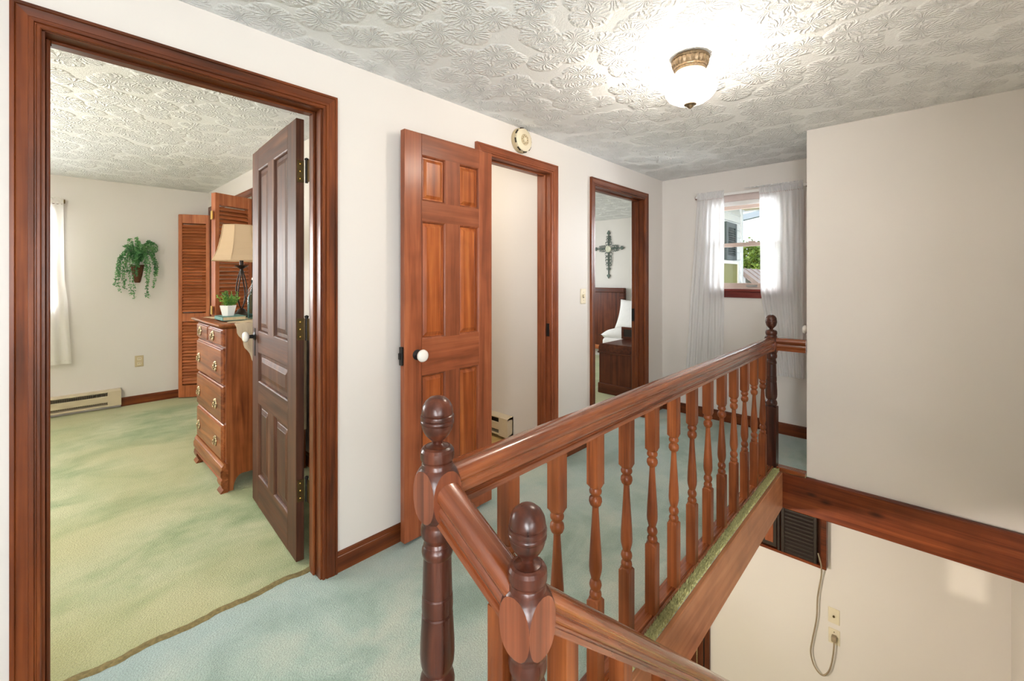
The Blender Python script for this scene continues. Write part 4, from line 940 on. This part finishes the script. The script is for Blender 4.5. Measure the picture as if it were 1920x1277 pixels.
# bottle
bt = thing('glass_bottle', 'aqua glass bottle with wire swing stopper on the dresser', 'bottle', (0.952, 3.335, RZ))
c = (0.952, 3.335)
obj('body', lathe(B(), [(0.034, RZ), (0.037, RZ + .006), (0.037, RZ + .12), (0.034, RZ + .145), (0.022, RZ + .175), (0.014, RZ + .195), (0.0125, RZ + .245), (0.015, RZ + .250), (0.015, RZ + .258), (0.010, RZ + .262)], c, 28), M['aqua'], bt, 40)
obj('stopper', lathe(B(), [(0.010, RZ + .260), (0.013, RZ + .266), (0.010, RZ + .276), (0.003, RZ + .280)], c, 16), M['porcelain'], bt, 40)
obj('wire_bail', tube(B(), [(c[0], c[1] - .014, RZ + .262), (c[0] - .022, c[1] - .016, RZ + .215), (c[0] - .036, c[1] - .010, RZ + .19), (c[0] - .034, c[1], RZ + .165), (c[0] - .014, c[1] - .012, RZ + .21)], 0.0016, 6), M['silver'], bt, 60)

# ------------------------------------------------------------------ hanging wall plant
hp = thing('wall_planter', 'woven wall basket with trailing green vines on the bedroom wall', 'wall planter', (0.615, BY1, 1.26))
rings = []
for (r, z) in ((.020, 1.262), (.026, 1.275), (.040, 1.34), (.050, 1.41), (.056, 1.448), (.050, 1.448), (.044, 1.40)):
    rings.append([(0.615 + r * math.cos(math.pi + k * math.pi / 9), BY1 - 0.004 + r * 1.1 * math.sin(math.pi + k * math.pi / 9), z) for k in range(10)])
obj('basket', loft(B(), rings), M['basket'], hp)
obj('liner', bx(0.585, 0.645, BY1 - 0.03, BY1 - 0.006, 1.44, 1.52, bev=0.004), M['sheet'], hp)
random.seed(8)
for k in range(30):
    top = k < 12
    a = (k % 15) / 14 * math.pi
    o = Vector((0.615 + random.uniform(-.03, .03), BY1 - 0.045, 1.47 + random.uniform(0, .05)))
    sx = math.cos(a) * random.uniform(0.85, 1.1); fw = random.uniform(0.03, 0.09)
    if top: pts = [o, o + Vector((0.05 * sx, -fw * .6, 0.11)), o + Vector((0.12 * sx, -fw, 0.17 + random.uniform(-.05, .05))), o + Vector((0.16 * sx, -fw, 0.13 + random.uniform(-.06, .03)))]
    else:
        dn = random.uniform(0.18, 0.40) * (0.75 if abs(sx) > 0.7 else 1)
        if abs(sx) < 0.25: dn *= 0.45
        pts = [o, o + Vector((0.06 * sx, -fw * .7, 0.09)), o + Vector((0.115 * sx, -fw, 0.03)), o + Vector((0.135 * sx, -fw * .9, -dn * .45)), o + Vector((0.13 * sx + random.uniform(-.02, .02), -fw * .8, -dn))]
    P = smoothpts(pts, 7); b = B(); tube(b, P, 0.0015, 4)
    for i, p in enumerate(P):
        for q in range(5): leafquad(b, p + rv() * 0.006, rv() + Vector((0, -.3, -.2)), rv(), random.uniform(.014, .024), .0065)
    obj('vine', b, M['vine'], hp)

# ------------------------------------------------------------------ second bedroom
cr = thing('wall_cross', 'grey scrolled iron cross hanging in the farthest bedroom', 'wall cross', (6.40, 3.80, 1.78))
cy, cz, x_ = 3.80, 1.795, 6.385
def flat(b, ya, yb, za, zb2): box(b, x_ - 0.008, x_ + 0.008, ya, yb, za, zb2)
obj('upright', tube(B(), [(x_, cy, cz + .26), (x_, cy, cz - .44)], 0.009, 8), M['crossiron'], cr)
obj('crossbar', tube(B(), [(x_, cy - .24, cz + .01), (x_, cy + .24, cz + .01)], 0.009, 8), M['crossiron'], cr)
o = obj('disc', lathe(B(), [(0.052, 0), (0.055, 0.008), (0.045, 0.014), (0.040, 0.012)], seg=24), M['crossdisc'], cr, 40, local=True); o.matrix_local = Matrix.Translation((-0.02, 0, cz - 1.78)) @ Matrix.Rotation(R(-90), 4, 'Y')
def dia(y, z, s, dy, dz):
    b = B(); p = [(y + dy * s * 1.6, z + dz * s * 1.6), (y + dz * s, z + dy * s), (y - dy * s * .8, z - dz * s * .8), (y - dz * s, z - dy * s)]
    loft(b, [[(x_ - 0.009, a, c_) for a, c_ in p], [(x_ + 0.009, a, c_) for a, c_ in p]]); obj('fleur', b, M['crossiron'], cr)
dia(cy, cz + .26, .032, 0, 1); dia(cy, cz - .44, .032, 0, -1); dia(cy - .24, cz + .01, .032, -1, 0); dia(cy + .24, cz + .01, .032, 1, 0)
def scroll(y, z, r):
    obj('scroll', tube(B(), [(x_, y + r * math.cos(k * .7), z + r * math.sin(k * .7)) for k in range(9)], 0.006, 6), M['crossiron'], cr, 60)
for (dz_, r) in ((.20, .016), (.155, .018), (.095, .026), (-.085, .030), (-.15, .026), (-.20, .026), (-.26, .022), (-.33, .015)):
    for s in (-1, 1): scroll(cy + s * (r + .008), cz + dz_, r)
for dy in (.085, .125, .165):
    for s in (-1, 1):
        for q in (-1, 1): scroll(cy + s * dy, cz + .01 + q * .03, .022 if dy < .15 else .015)
hb = thing('headboard', 'tall dark wood panel headboard below the iron cross', 'headboard', (6.3, 4.1, 0))
obj('panel', bx(6.33, 6.37, 3.50, 4.75, 0.16, 1.12), W['mahoZ'], hb)
for (a, c_, e, g_) in ((3.47, 4.78, 1.075, 1.15), (3.47, 3.56, 0.0, 1.075), (4.69, 4.78, 0.0, 1.075)): obj('frame_moulding', bx(6.305, 6.375, a, c_, e, g_, bev=0.008), W['mahoY'], hb)
obj('lower_rail', bx(6.30, 6.375, 3.56, 4.69, 0.12, 0.19, bev=0.006), W['bifoldY'], hb)
bd = thing('bed', 'low bed with white bedding behind the wooden chest', 'bed', (5.7, 2.8, 0))
obj('mattress', bx(5.30, 6.28, 2.10, 3.27, 0.22, 0.48, bev=0.05, seg=3), M['sheet'], bd, 60)
obj('bed_base', bx(5.34, 6.24, 2.14, 3.24, 0.0, 0.22), W['mahoX'], bd)
def cushion(b, c_, sx, sy, sz, n=14):
    vs = []
    for i in range(n + 1):
        row = []
        for j in range(n + 1):
            u_, v_ = 2 * i / n - 1, 2 * j / n - 1
            row.append((u_, v_, ((1 - u_ ** 4) * (1 - v_ ** 4)) ** 0.5))
        vs.append(row)
    for s in (1, -1):
        g_ = [[b.verts.new((c_[0] + p[0] * sx * (1 - .08 * (1 - p[1] ** 2)), c_[1] + p[1] * sy * (1 - .08 * (1 - p[0] ** 2)), c_[2] + s * p[2] * sz)) for p in row] for row in vs]
        for i in range(n):
            for j in range(n): b.faces.new((g_[i][j], g_[i + 1][j], g_[i + 1][j + 1], g_[i][j + 1]))
    bmesh.ops.remove_doubles(b, verts=b.verts, dist=1e-4); return b
obj('duvet', cushion(B(), (5.66, 2.82, 0.51), 0.36, 0.50, 0.11), M['sheet'], bd, 80)
pw = tag(obj('pillow', cushion(B(), (0, 0, 0), 0.25, 0.33, 0.08), M['sheet'], None, 80), 'white pillow propped up beside the headboard', 'pillow')
pw.location = (6.10, 3.14, 0.745); pw.rotation_euler = (0, R(-66), 0)
ch = thing('wooden_chest', 'dark wood chest with rounded lid inside the farthest doorway', 'chest', (4.8, 2.38, 0))
CY0, CY1 = 2.03, 2.705
obj('body', bx(4.32, 5.25, CY0 + .01, CY1 - .012, 0.06, 0.46), W['mahoZ'], ch)
obj('plinth', bx(4.305, 5.265, CY0, CY1, 0.0, 0.115, bev=0.006), W['mahoY'], ch)
obj('waist_moulding', bx(4.303, 5.267, CY0, CY1 + .004, 0.455, 0.475, bev=0.006, seg=2), W['mahoY'], ch)
prof = [(CY0, .475), (CY1 - .008, .475), (CY1 - .008, .52), (CY1 - .016, .545), (CY1 - .035, .560), (CY1 - .06, .566), (CY0, .566)]
obj('lid', loft(B(), [[(x, y, z) for y, z in prof] for x in (4.312, 5.258)]), W['mahoX'], ch, 50)
pf = thing('picture_frame', 'small dark wood frame standing on the wooden chest', 'picture frame', (4.81, 2.51, 0.566))
b = B(); 
for (ya, yb, za, zb2) in ((2.34, 2.68, .566, .595), (2.34, 2.68, .685, .712), (2.34, 2.37, .595, .685), (2.65, 2.68, .595, .685)): box(b, 4.80, 4.82, ya, yb, za, zb2, bev=0.003)
obj('frame', b, W['mahoY'], pf); obj('backing', bx(4.808, 4.814, 2.365, 2.655, .590, .690), M['acdark'], pf)

# ------------------------------------------------------------------ outside
structure('ground', bx(-30, 60, -40, 60, -3.2, -3.1), M['grass'], 'lawn outside around the house', 'ground')
wg = thing('house_wing', 'white clapboard wing of the house outside the hall window', 'house wing', (5.5, 1.82, -3.1))
obj('wall', bx(4.36, 6.56, 1.835, 1.895, -3.1, 2.40), M['siding'], wg)
me = mesh_of('clapboard', loft(B(), [[(x, y, z) for y, z in ((.012, 0), (-.012, 0), (-.012, .008), (.006, .103), (.012, .103))] for x in (0, 2.18)]), M['siding'])
for i in range(17): inst('clapboard', me, wg, (4.36 - 5.5, 1.826 - 1.82, 0.66 + 0.1 * i + 3.1))
obj('corner_post', bx(6.535, 6.60, 1.800, 1.90, -3.1, 2.30, bev=0.004), M['siding'], wg)
sh = obj('shutter', bx(5.83, 6.245, 1.795, 1.812, 1.545, 2.025), M['shutter'], wg)
for (xa, xb, za, zb2) in ((5.83, 5.89, 1.545, 2.025), (6.185, 6.245, 1.545, 2.025), (5.89, 6.185, 1.545, 1.60), (5.89, 6.185, 1.96, 2.025)): obj('shutter_rail', bx(xa, xb, 1.780, 1.797, za, zb2), M['shutter'], sh)
me = mesh_of('shutter_slat', loft(B(), [[(x, y, z) for y, z in ((-.012, -.012), (-.008, -.014), (.010, .010), (.006, .012))] for x in (0, 0.295)]), M['shutter'])
for i in range(12): inst('shutter_slat', me, sh, (5.89 - 5.5, 1.790 - 1.82, 1.618 + i * 0.029 + 3.1))
wn = obj('wing_window', bx(5.60, 6.33, 1.800, 1.815, 0.70, 1.50), M['olive'], wg)
for (xa, xb, za, zb2) in ((5.55, 6.37, 1.495, 1.535), (6.325, 6.37, 0.66, 1.495), (5.55, 5.60, 0.66, 1.495)): obj('window_trim', bx(xa, xb, 1.788, 1.815, za, zb2), M['vinylwhite'], wn)
sf = thing('eave_soffit', 'cream soffit boards of the eave over the hall window', 'soffit', (5.4, 0.9, 2.25))
for i in range(14): obj('soffit_board', bx(4.345, 6.62, 0.05 + i * 0.124, 0.168 + i * 0.124, 2.245, 2.265, bev=0.004), M['soffit'], sf)
obj('fascia', bx(6.62, 6.65, 0.05, 1.82, 2.235, 2.40), M['siding'], sf)
cpo = thing('carport', 'grey sloping roof edge of the neighbouring carport', 'carport', (10.0, 2.2, -3.1))
obj('roof_slab', loft(B(), [[(x, 4.5, 2.06), (x, 0.2, 2.80), (x, 0.2, 2.91), (x, 4.5, 2.17)] for x in (9.0, 9.12)]), M['greybeam'], cpo)
for y in (4.2, 0.5): obj('post', bx(9.0, 9.1, y - .05, y + .05, -3.1, 2.07 + (4.5 - y) * 0.172), M['greybeam'], cpo)
pr_ = thing('porch_roof', 'brown seamed metal porch roof below the hall window', 'porch roof', (7.8, 1.0, -3.1))
for i in range(12):
    x = 6.66 + i * 0.30
    obj('roof_panel', loft(B(), [[(x, 1.88, 1.45), (x + 0.29, 1.88, 1.45), (x + 0.29, -0.8, -0.83), (x, -0.8, -0.83)], [(x, 1.88, 1.39), (x + 0.29, 1.88, 1.39), (x + 0.29, -0.8, -0.89), (x, -0.8, -0.89)]]), M['roof'], pr_)
    obj('seam', loft(B(), [[(x - .012, 1.88, 1.465), (x + .012, 1.88, 1.465), (x + .012, -0.8, -0.81), (x - .012, -0.8, -0.81)], [(x - .012, 1.88, 1.43), (x + .012, 1.88, 1.43), (x + .012, -0.8, -0.85), (x - .012, -0.8, -0.85)]]), M['roof'], pr_)
obj('porch_wall', bx(6.70, 10.2, 1.80, 1.86, -3.1, 1.34), M['siding'], pr_)
for y in (-0.6,): obj('post', bx(9.9, 10.0, y, y + .1, -3.1, -0.75), M['siding'], pr_)
tr = thing('leafy_tree', 'sunlit yellow-green leafy tree outside the hall window', 'tree', (17.0, 4.2, -3.1))
obj('trunk', tube(B(), [(17, 4.2, -3.1), (17.05, 4.25, -1), (16.95, 4.15, 0.6), (17.1, 4.3, 2.4)], 0.22, 8, [1.2, 1, .8, .3]), M['bark'], tr, 60)
random.seed(31)
for k in range(7):
    a = k * 0.9; obj('branch', tube(B(), [(17, 4.2, 0.2 + .25 * k), (17 + .7 * math.cos(a), 4.2 + .7 * math.sin(a), 0.9 + .25 * k), (17 + 1.5 * math.cos(a), 4.2 + 1.5 * math.sin(a), 1.5 + .2 * k)], 0.06, 6, [1, .7, .3]), M['bark'], tr, 60)
b = B(); blobs = []
for k in range(60):
    d = rv().normalized(); blobs.append((Vector((17, 4.2, 1.15)) + Vector((d.x * 2.0, d.y * 2.0, d.z * 1.75)) * random.uniform(.35, 1), random.uniform(.35, .65)))
for k in range(12000):
    c_, r_ = random.choice(blobs); p = c_ + rv().normalized() * r_ * random.uniform(.6, 1.05); leafquad(b, p, rv(), rv(), random.uniform(.10, .17), .05)
cw = obj('crown', b, M['tree'], tr); cw['kind'] = 'stuff'
